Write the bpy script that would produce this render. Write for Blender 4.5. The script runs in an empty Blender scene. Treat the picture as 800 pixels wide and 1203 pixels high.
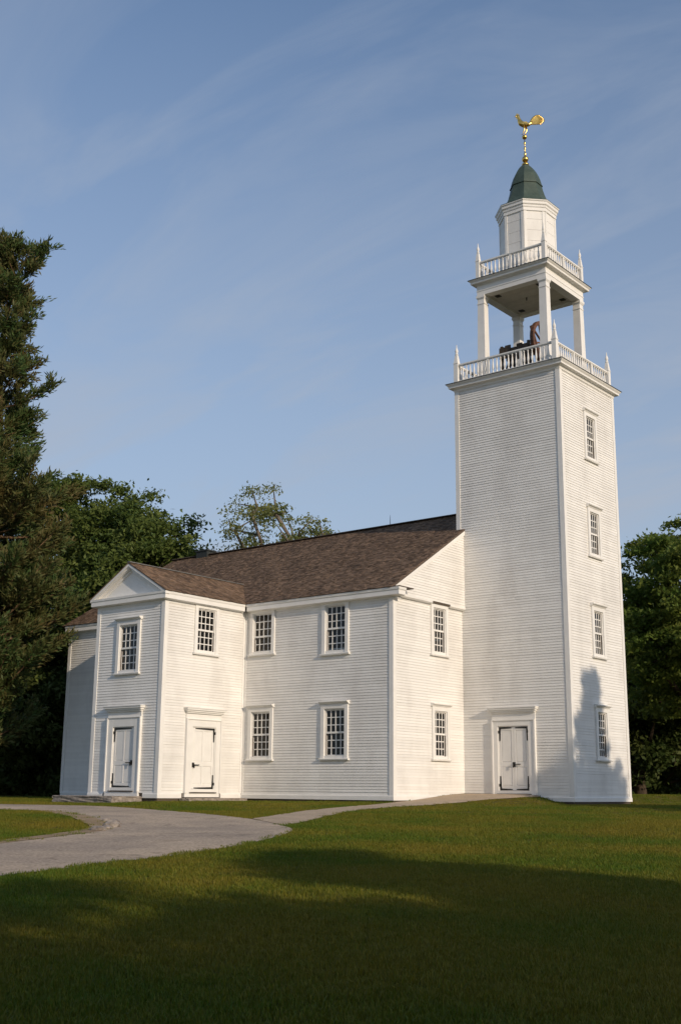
import bpy, bmesh, math, random
import numpy as np
from mathutils import Vector, Matrix
from mathutils.geometry import delaunay_2d_cdt
R = math.radians
S = bpy.context.scene
COL = S.collection
random.seed(7)
rng = np.random.default_rng(7)

# ------------------------------------------------------------------ camera
HEAD, PITCH, ROLL, FPX = R(38.681), 0.2321, -0.0088, 1388.2
CAM = Vector((-34.087, -17.895, 0.305))
fw = Vector((math.cos(HEAD), math.sin(HEAD), 0)); rt = Vector((math.sin(HEAD), -math.cos(HEAD), 0)); up = Vector((0, 0, 1))
F_ = fw*math.cos(PITCH) + up*math.sin(PITCH); U_ = up*math.cos(PITCH) - fw*math.sin(PITCH)
cR = math.cos(ROLL)*rt - math.sin(ROLL)*U_; cU = math.sin(ROLL)*rt + math.cos(ROLL)*U_
cam_d = bpy.data.cameras.new('camera'); cam = bpy.data.objects.new('camera', cam_d); COL.objects.link(cam)
cam.matrix_world = Matrix(((cR.x, cU.x, -F_.x, CAM.x), (cR.y, cU.y, -F_.y, CAM.y), (cR.z, cU.z, -F_.z, CAM.z), (0, 0, 0, 1)))
cam_d.sensor_fit = 'VERTICAL'; cam_d.sensor_height = 36.0; cam_d.lens = FPX/1203*36
cam_d.clip_start = 0.1; cam_d.clip_end = 3000
S.camera = cam

# ------------------------------------------------------------------ light
SUN_EL, SUN_AZ = R(20.0), R(194.0)          # azimuth clockwise from +Y
sun_from = Vector((math.sin(SUN_AZ)*math.cos(SUN_EL), math.cos(SUN_AZ)*math.cos(SUN_EL), math.sin(SUN_EL)))
sd = bpy.data.lights.new('sun', 'SUN'); sd.energy = 2.95; sd.angle = R(0.53); sd.color = (1.0, 0.83, 0.64)
so = bpy.data.objects.new('sun', sd); COL.objects.link(so)
so.rotation_euler = (-sun_from).to_track_quat('-Z', 'Y').to_euler(); so.location = (-20, -60, 40)

W = bpy.data.worlds.new('World'); S.world = W; W.use_nodes = True
nt = W.node_tree; nt.nodes.clear()
def wn(t, **k):
    n = nt.nodes.new(t)
    for a, b in k.items(): setattr(n, a, b)
    return n
out = wn('ShaderNodeOutputWorld'); bg = wn('ShaderNodeBackground'); bg.inputs[1].default_value = 0.137
sky = wn('ShaderNodeTexSky', sky_type='NISHITA', sun_disc=False, sun_elevation=SUN_EL, sun_rotation=SUN_AZ,
         altitude=0, air_density=1.0, dust_density=0.9, ozone_density=3.0)
tc = wn('ShaderNodeTexCoord'); sep = wn('ShaderNodeSeparateXYZ'); nt.links.new(tc.outputs['Generated'], sep.inputs[0])
mx = wn('ShaderNodeMath', operation='MAXIMUM'); mx.inputs[1].default_value = 0.0; nt.links.new(sep.outputs[2], mx.inputs[0])
ad = wn('ShaderNodeMath', operation='ADD'); ad.inputs[1].default_value = 0.22; nt.links.new(mx.outputs[0], ad.inputs[0])
dx = wn('ShaderNodeMath', operation='DIVIDE'); nt.links.new(sep.outputs[0], dx.inputs[0]); nt.links.new(ad.outputs[0], dx.inputs[1])
dy = wn('ShaderNodeMath', operation='DIVIDE'); nt.links.new(sep.outputs[1], dy.inputs[0]); nt.links.new(ad.outputs[0], dy.inputs[1])
cb = wn('ShaderNodeCombineXYZ'); nt.links.new(dx.outputs[0], cb.inputs[0]); nt.links.new(dy.outputs[0], cb.inputs[1])
mp = wn('ShaderNodeMapping'); mp.inputs['Rotation'].default_value = (0, 0, R(-30)); mp.inputs['Scale'].default_value = (3.2, 1.1, 1); nt.links.new(cb.outputs[0], mp.inputs[0])
nz = wn('ShaderNodeTexNoise'); nz.inputs['Scale'].default_value = 1.6; nz.inputs['Detail'].default_value = 9; nz.inputs['Roughness'].default_value = 0.58; nz.inputs['Distortion'].default_value = 0.6
nt.links.new(mp.outputs[0], nz.inputs['Vector'])
cr = wn('ShaderNodeValToRGB'); cr.color_ramp.elements[0].position = 0.46; cr.color_ramp.elements[0].color = (0, 0, 0, 1); cr.color_ramp.elements[1].position = 0.8; cr.color_ramp.elements[1].color = (.38, .38, .38, 1)
nt.links.new(nz.outputs[0], cr.inputs[0])
veil = wn('ShaderNodeMapRange'); veil.inputs['From Min'].default_value = .22; veil.inputs['From Max'].default_value = .60; veil.inputs['To Min'].default_value = .62; veil.inputs['To Max'].default_value = .10; nt.links.new(sep.outputs[2], veil.inputs[0])
vsum = wn('ShaderNodeMath', operation='ADD', use_clamp=True); nt.links.new(veil.outputs[0], vsum.inputs[0])
mixc = wn('ShaderNodeMix', data_type='RGBA'); mixc.inputs['B'].default_value = (2.75, 3.1, 3.7, 1)
nt.links.new(cr.outputs[0], vsum.inputs[1]); nt.links.new(vsum.outputs[0], mixc.inputs['Factor']); nt.links.new(sky.outputs[0], mixc.inputs['A'])
nt.links.new(mixc.outputs['Result'], bg.inputs[0]); nt.links.new(bg.outputs[0], out.inputs[0])

S.view_settings.view_transform = 'Standard'; S.view_settings.look = 'None'; S.view_settings.exposure = 0.1; S.view_settings.gamma = 1
S.view_settings.use_curve_mapping = False
S.render.engine = 'CYCLES'

# ------------------------------------------------------------------ materials
def mat(name): 
    m = bpy.data.materials.new(name); m.use_nodes = True
    return m, m.node_tree, m.node_tree.nodes['Principled BSDF']
def plain(name, col, rough=0.6, metal=0.0, var=0.12, scale=3.0, island=0.0, bump=0.0, bscale=30.0, stretch=(1, 1, 1), col2=None, spec=0.5, ramp=(.35, .7)):
    m, t, b = mat(name); N = t.nodes; L = t.links
    c = N.new('ShaderNodeTexCoord'); mp = N.new('ShaderNodeMapping'); mp.inputs['Scale'].default_value = stretch
    L.new(c.outputs['Object'], mp.inputs[0])
    n = N.new('ShaderNodeTexNoise'); n.inputs['Scale'].default_value = scale; n.inputs['Detail'].default_value = 6; n.inputs['Roughness'].default_value = .6
    L.new(mp.outputs[0], n.inputs['Vector'])
    r = N.new('ShaderNodeValToRGB'); r.color_ramp.elements[0].position = ramp[0]; r.color_ramp.elements[1].position = ramp[1]
    c2 = col2 or tuple(x*(1-var) for x in col)
    r.color_ramp.elements[0].color = (*col, 1); r.color_ramp.elements[1].color = (*c2, 1)
    L.new(n.outputs[0], r.inputs[0]); last = r.outputs[0]
    if island:
        g = N.new('ShaderNodeNewGeometry'); mr = N.new('ShaderNodeMapRange'); mr.inputs['To Min'].default_value = 1-island; mr.inputs['To Max'].default_value = 1+island
        L.new(g.outputs['Random Per Island'], mr.inputs[0])
        hs = N.new('ShaderNodeHueSaturation'); L.new(mr.outputs[0], hs.inputs['Value']); L.new(last, hs.inputs['Color']); last = hs.outputs[0]
    L.new(last, b.inputs['Base Color']); b.inputs['Roughness'].default_value = rough; b.inputs['Metallic'].default_value = metal
    b.inputs['Specular IOR Level'].default_value = spec
    if bump:
        n2 = N.new('ShaderNodeTexNoise'); n2.inputs['Scale'].default_value = bscale; n2.inputs['Detail'].default_value = 5; L.new(mp.outputs[0], n2.inputs['Vector'])
        bp = N.new('ShaderNodeBump'); bp.inputs['Strength'].default_value = bump; bp.inputs['Distance'].default_value = .02
        L.new(n2.outputs[0], bp.inputs['Height']); L.new(bp.outputs[0], b.inputs['Normal'])
    return m
M = {}
M['white'] = plain('white_paint', (.80, .785, .75), .55, scale=.8, island=.04, col2=(.655, .635, .60), bump=.12, bscale=25, stretch=(1, 1, .5), spec=.3, ramp=(.45, .75))
M['trim'] = plain('white_trim_paint', (.82, .805, .77), .5, scale=2, col2=(.75, .735, .70), bump=.05, bscale=30, spec=.3)
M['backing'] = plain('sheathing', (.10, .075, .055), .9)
M['shingle'] = plain('weathered_wood_shingle', (.20, .134, .088), .85, scale=1.3, island=.4, col2=(.13, .088, .060), bump=.3, bscale=40, spec=.2)
M['ridge'] = plain('ridge_board_weathered', (.10, .075, .06), .8, var=.3)
M['lead'] = plain('lead_flashing', (.16, .16, .155), .5, var=.3)
M['copper'] = plain('dark_green_copper', (.042, .066, .052), .6, scale=4, col2=(.066, .096, .076), bump=.05, spec=.4)
M['lip'] = plain('dark_roof_edge', (.03, .035, .033), .6)
M['gold'] = plain('gold_leaf', (.85, .56, .16), .28, metal=1.0, var=.25, scale=14, bump=.1, bscale=20)
M['iron'] = plain('black_wrought_iron', (.012, .011, .010), .5, var=.4)
M['bronze'] = plain('aged_bronze', (.06, .05, .035), .4, metal=.7, var=.4)
M['darkwood'] = plain('dark_belfry_timber', (.055, .040, .028), .8, var=.4, scale=6)
M['redwood'] = plain('red_brown_wheel_wood', (.145, .062, .032), .65, var=.4, scale=8)
M['ceil'] = plain('belfry_ceiling_board', (.62, .58, .50), .7, var=.14, scale=5, island=.05)
M['granite'] = plain('rough_granite', (.36, .31, .26), .9, scale=6, col2=(.13, .11, .095), bump=1.0, bscale=9)
M['stone'] = plain('dressed_stone', (.42, .36, .29), .85, scale=5, var=.3, bump=.3, bscale=14)
M['found'] = plain('foundation_stone', (.10, .085, .07), .9, scale=5, var=.5, bump=.6, bscale=8)
M['asphalt'] = plain('weathered_asphalt', (.35, .285, .225), .95, scale=.55, col2=(.52, .41, .30), bump=.8, bscale=45, spec=.15, ramp=(.32, .62))
M['concrete'] = plain('path_concrete', (.50, .39, .275), .9, scale=1.5, var=.2, bump=.3, bscale=40, spec=.2)
M['sand'] = plain('sandy_verge', (.40, .29, .18), .95, scale=3, var=.35, bump=.6, bscale=30, spec=.1)
M['earth'] = plain('lawn_soil', (.085, .088, .014), .95, scale=.7, col2=(.13, .095, .024), bump=.8, bscale=25, spec=.1)
M['bark'] = plain('bark', (.095, .070, .050), .9, scale=6, var=.5, bump=.9, bscale=12, stretch=(1, 1, .25), spec=.1)
M['bark_pale'] = plain('bark_pale', (.21, .175, .14), .9, scale=6, var=.5, bump=.6, bscale=12, stretch=(1, 1, .25), spec=.1)
M['bark_tan'] = plain('bark_tan', (.20, .13, .075), .9, scale=6, var=.5, bump=.9, bscale=12, stretch=(1, 1, .25), spec=.1)
M['feather'] = plain('dark_feathers', (.03, .027, .025), .8)

def leafmat(name, a, b, trans=.35, rough=.6, nscale=.5, world=False):
    m = bpy.data.materials.new(name); m.use_nodes = True; t = m.node_tree; N = t.nodes; L = t.links; N.clear()
    o = N.new('ShaderNodeOutputMaterial'); g = N.new('ShaderNodeNewGeometry')
    tcn = N.new('ShaderNodeTexCoord'); nz = N.new('ShaderNodeTexNoise'); nz.inputs['Scale'].default_value = nscale; nz.inputs['Detail'].default_value = 3
    L.new(g.outputs['Position'] if world else tcn.outputs['Object'], nz.inputs['Vector'])
    av = N.new('ShaderNodeMath'); av.operation = 'MULTIPLY_ADD'; av.inputs[1].default_value = .45; L.new(g.outputs['Random Per Island'], av.inputs[0])
    m2 = N.new('ShaderNodeMath'); m2.operation = 'MULTIPLY_ADD'; m2.inputs[1].default_value = 1.9; m2.inputs[2].default_value = -.68; L.new(nz.outputs[0], m2.inputs[0]); L.new(m2.outputs[0], av.inputs[2])
    r = N.new('ShaderNodeValToRGB'); r.color_ramp.elements[0].color = (*a, 1); r.color_ramp.elements[1].color = (*b, 1); r.color_ramp.elements[0].position = .15; r.color_ramp.elements[1].position = .85
    L.new(av.outputs[0], r.inputs[0])
    d = N.new('ShaderNodeBsdfPrincipled'); d.inputs['Roughness'].default_value = rough; d.inputs['Specular IOR Level'].default_value = .25
    tr = N.new('ShaderNodeBsdfTranslucent'); mi = N.new('ShaderNodeMixShader'); mi.inputs[0].default_value = trans
    L.new(r.outputs[0], d.inputs['Base Color']); L.new(r.outputs[0], tr.inputs[0])
    L.new(d.outputs[0], mi.inputs[1]); L.new(tr.outputs[0], mi.inputs[2]); L.new(mi.outputs[0], o.inputs[0])
    return m
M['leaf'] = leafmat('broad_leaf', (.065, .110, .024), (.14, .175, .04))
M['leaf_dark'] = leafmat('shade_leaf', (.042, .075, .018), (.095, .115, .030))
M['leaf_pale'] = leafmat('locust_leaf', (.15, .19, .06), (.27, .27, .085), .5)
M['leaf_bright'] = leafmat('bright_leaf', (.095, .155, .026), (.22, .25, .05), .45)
M['cedar'] = leafmat('cedar_spray', (.056, .108, .030), (.125, .098, .034), .25, nscale=.5)
M['grass'] = leafmat('grass_blade', (.080, .145, .010), (.225, .185, .022), .35, nscale=.33, world=True)
def detail(m, specks, stain):
    # fine aggregate speckle and irregular dark stains multiplied into the colour
    t = m.node_tree; N = t.nodes; L = t.links; b = N['Principled BSDF']; src = b.inputs['Base Color'].links[0].from_socket
    c = N.new('ShaderNodeTexCoord'); a = N.new('ShaderNodeTexNoise'); a.inputs['Scale'].default_value = 22; a.inputs['Detail'].default_value = 4; L.new(c.outputs['Object'], a.inputs['Vector'])
    r = N.new('ShaderNodeMapRange'); r.inputs['From Min'].default_value = .3; r.inputs['From Max'].default_value = .7; r.inputs['To Min'].default_value = 1-specks; r.inputs['To Max'].default_value = 1+specks; L.new(a.outputs[0], r.inputs[0])
    d = N.new('ShaderNodeTexNoise'); d.inputs['Scale'].default_value = 1.7; d.inputs['Detail'].default_value = 8; d.inputs['Roughness'].default_value = .7; d.inputs['Distortion'].default_value = 1.2; L.new(c.outputs['Object'], d.inputs['Vector'])
    q = N.new('ShaderNodeMapRange'); q.inputs['From Min'].default_value = .54; q.inputs['From Max'].default_value = .68; q.inputs['To Min'].default_value = 1; q.inputs['To Max'].default_value = 1-stain; L.new(d.outputs[0], q.inputs[0])
    mu = N.new('ShaderNodeMath'); mu.operation = 'MULTIPLY'; L.new(r.outputs[0], mu.inputs[0]); L.new(q.outputs[0], mu.inputs[1])
    h = N.new('ShaderNodeHueSaturation'); L.new(src, h.inputs['Color']); L.new(mu.outputs[0], h.inputs['Value']); L.new(h.outputs[0], b.inputs['Base Color'])
detail(M['asphalt'], .28, .35); detail(M['concrete'], .18, .25); detail(M['shingle'], .2, .18); detail(M['earth'], .3, .3)
def glass():
    m = bpy.data.materials.new('old_window_glass'); m.use_nodes = True; t = m.node_tree; N = t.nodes; L = t.links; N.clear()
    o = N.new('ShaderNodeOutputMaterial'); tr = N.new('ShaderNodeBsdfTransparent'); tr.inputs[0].default_value = (.45, .46, .43, 1)
    gl = N.new('ShaderNodeBsdfGlossy'); gl.inputs['Roughness'].default_value = .03; fr = N.new('ShaderNodeFresnel'); fr.inputs[0].default_value = 1.5
    tcn = N.new('ShaderNodeTexCoord'); nz = N.new('ShaderNodeTexNoise'); nz.inputs['Scale'].default_value = 5; L.new(tcn.outputs['Object'], nz.inputs['Vector'])
    bp = N.new('ShaderNodeBump'); bp.inputs['Strength'].default_value = .25; bp.inputs['Distance'].default_value = .02; L.new(nz.outputs[0], bp.inputs['Height'])
    L.new(bp.outputs[0], gl.inputs['Normal']); mi = N.new('ShaderNodeMixShader'); L.new(fr.outputs[0], mi.inputs[0]); L.new(tr.outputs[0], mi.inputs[1]); L.new(gl.outputs[0], mi.inputs[2]); L.new(mi.outputs[0], o.inputs[0])
    return m
M['glass'] = glass()

# ------------------------------------------------------------------ helpers
class MB:
    def __init__(s): s.v = []; s.f = []
    def poly(s, vs, fs):
        n = len(s.v); s.v += [tuple(p) for p in vs]; s.f += [tuple(i+n for i in f) for f in fs]
    def hexa(s, p):          # 4 bottom (ccw) + 4 top
        s.poly(p, [(0, 3, 2, 1), (4, 5, 6, 7), (0, 1, 5, 4), (1, 2, 6, 5), (2, 3, 7, 6), (3, 0, 4, 7)])
    def box(s, a, b):
        x0, x1 = sorted((a[0], b[0])); y0, y1 = sorted((a[1], b[1])); z0, z1 = sorted((a[2], b[2]))
        s.hexa([(x0, y0, z0), (x1, y0, z0), (x1, y1, z0), (x0, y1, z0), (x0, y0, z1), (x1, y0, z1), (x1, y1, z1), (x0, y1, z1)])
    def frustum(s, c, r0, r1, z0, z1):
        s.hexa([(c[0]-r0, c[1]-r0, z0), (c[0]+r0, c[1]-r0, z0), (c[0]+r0, c[1]+r0, z0), (c[0]-r0, c[1]+r0, z0),
                (c[0]-r1, c[1]-r1, z1), (c[0]+r1, c[1]-r1, z1), (c[0]+r1, c[1]+r1, z1), (c[0]-r1, c[1]+r1, z1)])
    def lathe(s, c, prof, n=12, rot=0.0):
        vs = []; 
        for r, z in prof:
            for k in range(n):
                a = rot+2*math.pi*k/n; vs.append((c[0]+r*math.cos(a), c[1]+r*math.sin(a), c[2]+z))
        fs = []
        for i in range(len(prof)-1):
            for k in range(n):
                k2 = (k+1) % n; fs.append((i*n+k, i*n+k2, (i+1)*n+k2, (i+1)*n+k))
        fs.append(tuple(range(n-1, -1, -1))); fs.append(tuple((len(prof)-1)*n+k for k in range(n)))
        s.poly(vs, fs)
    def tube(s, pts, rad, n=6):
        pts = [Vector(p) for p in pts]; vs = []; m = len(pts)
        ref = None
        for i, p in enumerate(pts):
            t = (pts[min(i+1, m-1)]-pts[max(i-1, 0)]); t = t.normalized() if t.length > 1e-9 else Vector((0, 0, 1))
            a = t.cross(Vector((0, 0, 1)) if abs(t.z) < .9 else Vector((1, 0, 0))).normalized() if ref is None else (ref-t*ref.dot(t)).normalized()
            ref = a; b = t.cross(a); r = rad[i] if hasattr(rad, '__len__') else rad
            for k in range(n):
                an = 2*math.pi*k/n; vs.append(p+a*(r*math.cos(an))+b*(r*math.sin(an)))
        fs = [(i*n+k, i*n+(k+1) % n, (i+1)*n+(k+1) % n, (i+1)*n+k) for i in range(m-1) for k in range(n)]
        fs.append(tuple(range(n-1, -1, -1))); fs.append(tuple((m-1)*n+k for k in range(n)))
        s.poly(vs, fs)
    def bar(s, a, b, w, h):   # rectangular beam
        a = Vector(a); b = Vector(b); t = (b-a).normalized(); sd_ = t.cross(Vector((0, 0, 1)) if abs(t.z) < .95 else Vector((1, 0, 0))).normalized(); u = sd_.cross(t)
        q = [(-w/2, -h/2), (w/2, -h/2), (w/2, h/2), (-w/2, h/2)]
        s.hexa([a+sd_*x+u*y for x, y in q]+[b+sd_*x+u*y for x, y in q])
    def build(s, name, m, parent=None, smooth=False, fix=True):
        me = bpy.data.meshes.new(name); me.from_pydata(s.v, [], s.f)
        if fix:
            bm = bmesh.new(); bm.from_mesh(me); bmesh.ops.recalc_face_normals(bm, faces=bm.faces); bm.to_mesh(me); bm.free()
        me.materials.append(m if not isinstance(m, str) else M[m])
        if smooth: me.polygons.foreach_set('use_smooth', [True]*len(me.polygons))
        o = bpy.data.objects.new(name, me); COL.objects.link(o); o.parent = parent
        return o
def inst(name, me, parent, loc, rot=(0, 0, 0), scale=(1, 1, 1)):
    o = bpy.data.objects.new(name, me); COL.objects.link(o); o.parent = parent; o.location = loc; o.rotation_euler = rot; o.scale = scale
    return o
def tag(o, label, cat, group=None, kind=None):
    if label: o['label'] = label
    if cat: o['category'] = cat
    if group: o['group'] = group
    if kind: o['kind'] = kind
    return o
def empty(name, loc=(0, 0, 0)):
    o = bpy.data.objects.new(name, None); COL.objects.link(o); o.location = loc; o.empty_display_size = .3
    return o
class Wall:   # u along wall, v up, n outward
    def __init__(s, O, u, n): s.O = Vector(O); s.u = Vector(u); s.n = Vector(n)
    def p(s, u, v, n): return s.O+s.u*u+s.n*n+Vector((0, 0, v))
    def box(s, mb, u0, u1, v0, v1, n0, n1):
        mb.hexa([s.p(u0, v0, n0), s.p(u1, v0, n0), s.p(u1, v0, n1), s.p(u0, v0, n1), s.p(u0, v1, n0), s.p(u1, v1, n0), s.p(u1, v1, n1), s.p(u0, v1, n1)])
    def prism(s, mb, u0, u1, prof):   # profile [(n, v)] extruded along u
        k = len(prof); vs = [s.p(u0, v, n) for n, v in prof]+[s.p(u1, v, n) for n, v in prof]
        mb.poly(vs, [tuple(range(k)), tuple(range(2*k-1, k-1, -1))]+[(i, (i+1) % k, k+(i+1) % k, k+i) for i in range(k)])
    def plate(s, mb, pts, n0, n1):    # polygon of (u, v) with thickness
        k = len(pts); vs = [s.p(u, v, n0) for u, v in pts]+[s.p(u, v, n1) for u, v in pts]
        mb.poly(vs, [tuple(range(k)), tuple(range(2*k-1, k-1, -1))]+[(i, (i+1) % k, k+(i+1) % k, k+i) for i in range(k)])
def molding(mb, path, prof, closed=True):
    # path: xy polygon, counter-clockwise; prof: (outward offset, z) open chain, closed into a solid ring at the back
    n = len(path); k = len(prof); P = [Vector((a, b)) for a, b in path]; vs = []
    for i in range(n):
        if closed or 0 < i < n-1:
            d0 = (P[i]-P[i-1]).normalized(); d1 = (P[(i+1) % n]-P[i]).normalized()
        elif i == 0: d0 = d1 = (P[1]-P[0]).normalized()
        else: d0 = d1 = (P[i]-P[i-1]).normalized()
        n0 = Vector((d0.y, -d0.x)); n1 = Vector((d1.y, -d1.x)); mit = (n0+n1); mit = mit/(mit.dot(n0))
        for o, z in prof: q = P[i]+mit*o; vs.append((q.x, q.y, z))
    fs = []
    for i in range(n if closed else n-1):
        j = (i+1) % n
        for a in range(k):
            b = (a+1) % k; fs.append((i*k+a, j*k+a, j*k+b, i*k+b))
    if not closed: fs.append(tuple(range(k-1, -1, -1))); fs.append(tuple((n-1)*k+a for a in range(k)))
    mb.poly(vs, fs)

# ------------------------------------------------------------------ ground
def sst(a, b, x): t = np.clip((x-a)/(b-a), 0, 1); return t*t*(3-2*t)
def gz(x, y):
    x = np.asarray(x, float); y = np.asarray(y, float)
    d = (x-CAM.x)*fw.x+(y-CAM.y)*fw.y
    t = np.clip(d/37, 0, 1); z = -0.06-1.24*np.maximum(1-t, 0)**1.25
    mound = .31*np.exp(-(np.minimum(x, 0)/2.9)**2)*sst(-.1, 1.7, y)*(1-sst(6, 9, y))
    und = .025*np.sin(x*.55+y*.31)*np.sin(y*.43-x*.2)*sst(37, 25, d)
    dip = .11*np.exp(-((x+9.8)/1.6)**2-((y-12.2)/2.6)**2)
    return z+mound+und-dip
def gzf(x, y): return float(gz(x, y))
xs = np.unique(np.concatenate([np.linspace(-700, -45, 28), np.linspace(-45, 12, 150), np.linspace(12, 700, 28)]))
ys = np.unique(np.concatenate([np.linspace(-700, -32, 28), np.linspace(-32, 30, 160), np.linspace(30, 700, 28)]))
X, Y = np.meshgrid(xs, ys, indexing='ij'); Z = gz(X, Y)
V = np.stack([X, Y, Z], -1).reshape(-1, 3); ny = len(ys)
ii, jj = np.meshgrid(np.arange(len(xs)-1), np.arange(ny-1), indexing='ij'); a = (ii*ny+jj).ravel()
me = bpy.data.meshes.new('ground'); me.from_pydata(V.tolist(), [], np.stack([a, a+ny, a+ny+1, a+1], 1).tolist()); me.materials.append(M['earth'])
me.polygons.foreach_set('use_smooth', [True]*len(me.polygons))
ground = bpy.data.objects.new('ground', me); COL.objects.link(ground); tag(ground, 'mown lawn sloping up to the white meetinghouse', 'lawn', kind='structure')

def smooth_poly(pts, it=2):
    P = [Vector(p) for p in pts]
    for _ in range(it):
        Q = []
        for i in range(len(P)):
            a, b = P[i], P[(i+1) % len(P)]; Q += [a*.75+b*.25, a*.25+b*.75]
        P = Q
    return P
def inside(px, py, poly):
    c = np.zeros(px.shape, bool); n = len(poly)
    for i in range(n):
        x1, y1 = poly[i]; x2, y2 = poly[(i+1) % n]
        if y1 == y2: continue
        k = ((y1 > py) != (y2 > py)) & (px < (x2-x1)*(py-y1)/(y2-y1)+x1); c ^= k
    return c
def sheet(name, poly, m, lift, step=.35, thick=None):
    P = [Vector((p[0], p[1])) for p in poly]
    Q = []
    for i in range(len(P)):
        a_, b_ = P[i], P[(i+1) % len(P)]; k = max(1, int((b_-a_).length/step))
        Q += [a_.lerp(b_, j/k) for j in range(k)]
    xs_ = [p.x for p in P]; ys_ = [p.y for p in P]
    gx, gy = np.meshgrid(np.arange(min(xs_), max(xs_), step), np.arange(min(ys_), max(ys_), step)); gx = gx.ravel(); gy = gy.ravel()
    k = inside(gx, gy, [(p.x, p.y) for p in Q]); pts = Q+[Vector((x, y)) for x, y in zip(gx[k], gy[k])]
    v2, e2, f2, *_ = delaunay_2d_cdt(pts, [], [list(range(len(Q)))], 1, 1e-5)
    vs = [(p.x, p.y, gzf(p.x, p.y)+lift) for p in v2]
    me = bpy.data.meshes.new(name); me.from_pydata(vs, [], [tuple(f) for f in f2]); me.materials.append(M[m])
    o = bpy.data.objects.new(name, me); COL.objects.link(o)
    if sum(p.normal.z for p in me.polygons) < 0: me.flip_normals()
    me.polygons.foreach_set('use_smooth', [True]*len(me.polygons))
    return o
drive_pts = [(-44, -9.5), (-33, -7.0), (-25.13, -5.58), (-23.06, -5.15), (-21.2, -4.9), (-19.25, -4.4), (-17.3, -3.4), (-16.3, -2.55), (-15.6, -1.7), (-14.36, .21), (-13.76, 2.11), (-12.85, 5.0), (-12.4, 7.4),
             (-13.0, 8.7), (-13.97, 10.2), (-16.5, 15), (-21, 22), (-25, 22), (-19.5, 15), (-15.9, 9), (-15.2, 6.2), (-16.5, 3.2), (-17.9, .8), (-19.1, -.35), (-20.87, -1.07), (-22.4, -1.75), (-31, -4.0), (-43, -5.5)]
drive = smooth_poly(drive_pts, 2)
path_pts = [(-15.6, -1.75), (-13.0, -.45), (-10.79, .62), (-8.6, 1.45), (-6.74, 1.98), (-4.5, 2.05), (-2.8, 1.7), (-1.5, 1.2), (-.02, 1.15), (-.02, 3.93), (-3.9, 3.93), (-4.7, 3.75), (-7.2, 3.1), (-10.5, 2.0), (-14.3, .35)]
o = sheet('driveway', [(p.x, p.y) for p in drive], 'asphalt', .012); tag(o, 'curving grey asphalt drive with worn sandy edges', 'driveway', kind='structure')
o = sheet('path', path_pts, 'concrete', .018); tag(o, 'pale concrete path leading up to the tower door', 'path', kind='structure')
isl = [(-15.9, 8.6), (-15.25, 6.2), (-16.5, 3.2), (-17.9, .8), (-19.1, -.35), (-20.87, -1.07), (-22.4, -1.75), (-25, -2.5), (-25.0, -2.1), (-22.3, -1.25), (-20.6, -.55), (-19.0, .25), (-18.35, .95), (-16.95, 3.3), (-15.7, 6.1), (-16.3, 8.4)]
o = sheet('verge', isl, 'sand', .018, .25); tag(o, 'worn sandy rim along the curved grass island', 'verge', kind='structure')

# ------------------------------------------------------------------ meetinghouse
church = empty('meetinghouse'); tag(church, 'white clapboard meetinghouse with square bell tower and brown shingle roof', 'church')
TX, TY, GY = 3.99, 4.13, 4.02           # tower size, gable plane
NX, NX2, NY2 = -4.02, 7.22, 19.91       # nave front / back / far wall
PX, PY1, PY2 = -7.84, 10.38, 13.64      # porch front, right, left walls
EX, EZ = -4.30, 6.62                    # nave eave edge
RX = 1.60; RZ = 10.21
JET = .12
wTL = Wall((0, 0, 0), (0, 1, 0), (-1, 0, 0)); wTR = Wall((0, 0, 0), (1, 0, 0), (0, -1, 0))
wTB = Wall((TX, 0, 0), (0, 1, 0), (1, 0, 0)); wTF = Wall((0, TY, 0), (1, 0, 0), (0, 1, 0))
wNF = Wall((NX, 0, 0), (0, 1, 0), (-1, 0, 0)); wNG = Wall((0, GY, 0), (1, 0, 0), (0, -1, 0)); wNGu = Wall((0, GY-JET, 0), (1, 0, 0), (0, -1, 0))
wNB = Wall((NX2, 0, 0), (0, 1, 0), (1, 0, 0)); wNE = Wall((0, NY2, 0), (1, 0, 0), (0, 1, 0))
wPF = Wall((PX, 0, 0), (0, 1, 0), (-1, 0, 0)); wPR = Wall((0, PY1, 0), (1, 0, 0), (0, -1, 0)); wPL = Wall((0, PY2, 0), (1, 0, 0), (0, 1, 0))
# openings: (wall, u0, u1, v0, v1, rows, cap, label)
win_spec = [
 (wTR, 1.77, 2.36, 11.62, 13.04, 6, True), (wTR, 1.77, 2.36, 8.22, 9.62, 6, True), (wTR, 1.77, 2.36, 4.82, 6.22, 6, True), (wTR, 1.75, 2.34, 1.47, 2.87, 6, True),
 (wNF, 5.93, 6.70, 4.78, 6.24, 6, False), (wNF, 5.93, 6.70, 1.42, 2.87, 6, True), (wNF, 9.14, 9.93, 4.96, 6.24, 5, False), (wNF, 9.14, 9.91, 1.42, 2.87, 6, True),
 (wNG, -1.79, -1.13, 4.82, 6.24, 6, False), (wNG, -1.77, -1.11, 1.44, 2.85, 6, True),
 (wPF, 11.63, 12.44, 4.14, 5.61, 6, True), (wPR, -6.35, -5.57, 4.84, 6.21, 6, False)]
door_spec = [(wTL, 1.55, 2.63, .38, 2.40), (wPF, 11.54, 12.51, .37, 2.27), (wPR, -6.44, -5.42, .34, 2.30)]
def holes(w): return [(a[1], a[2], a[3], a[4]) for a in win_spec if a[0] is w]+[(a[1], a[2], a[3], a[4]) for a in door_spec if a[0] is w]
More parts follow.
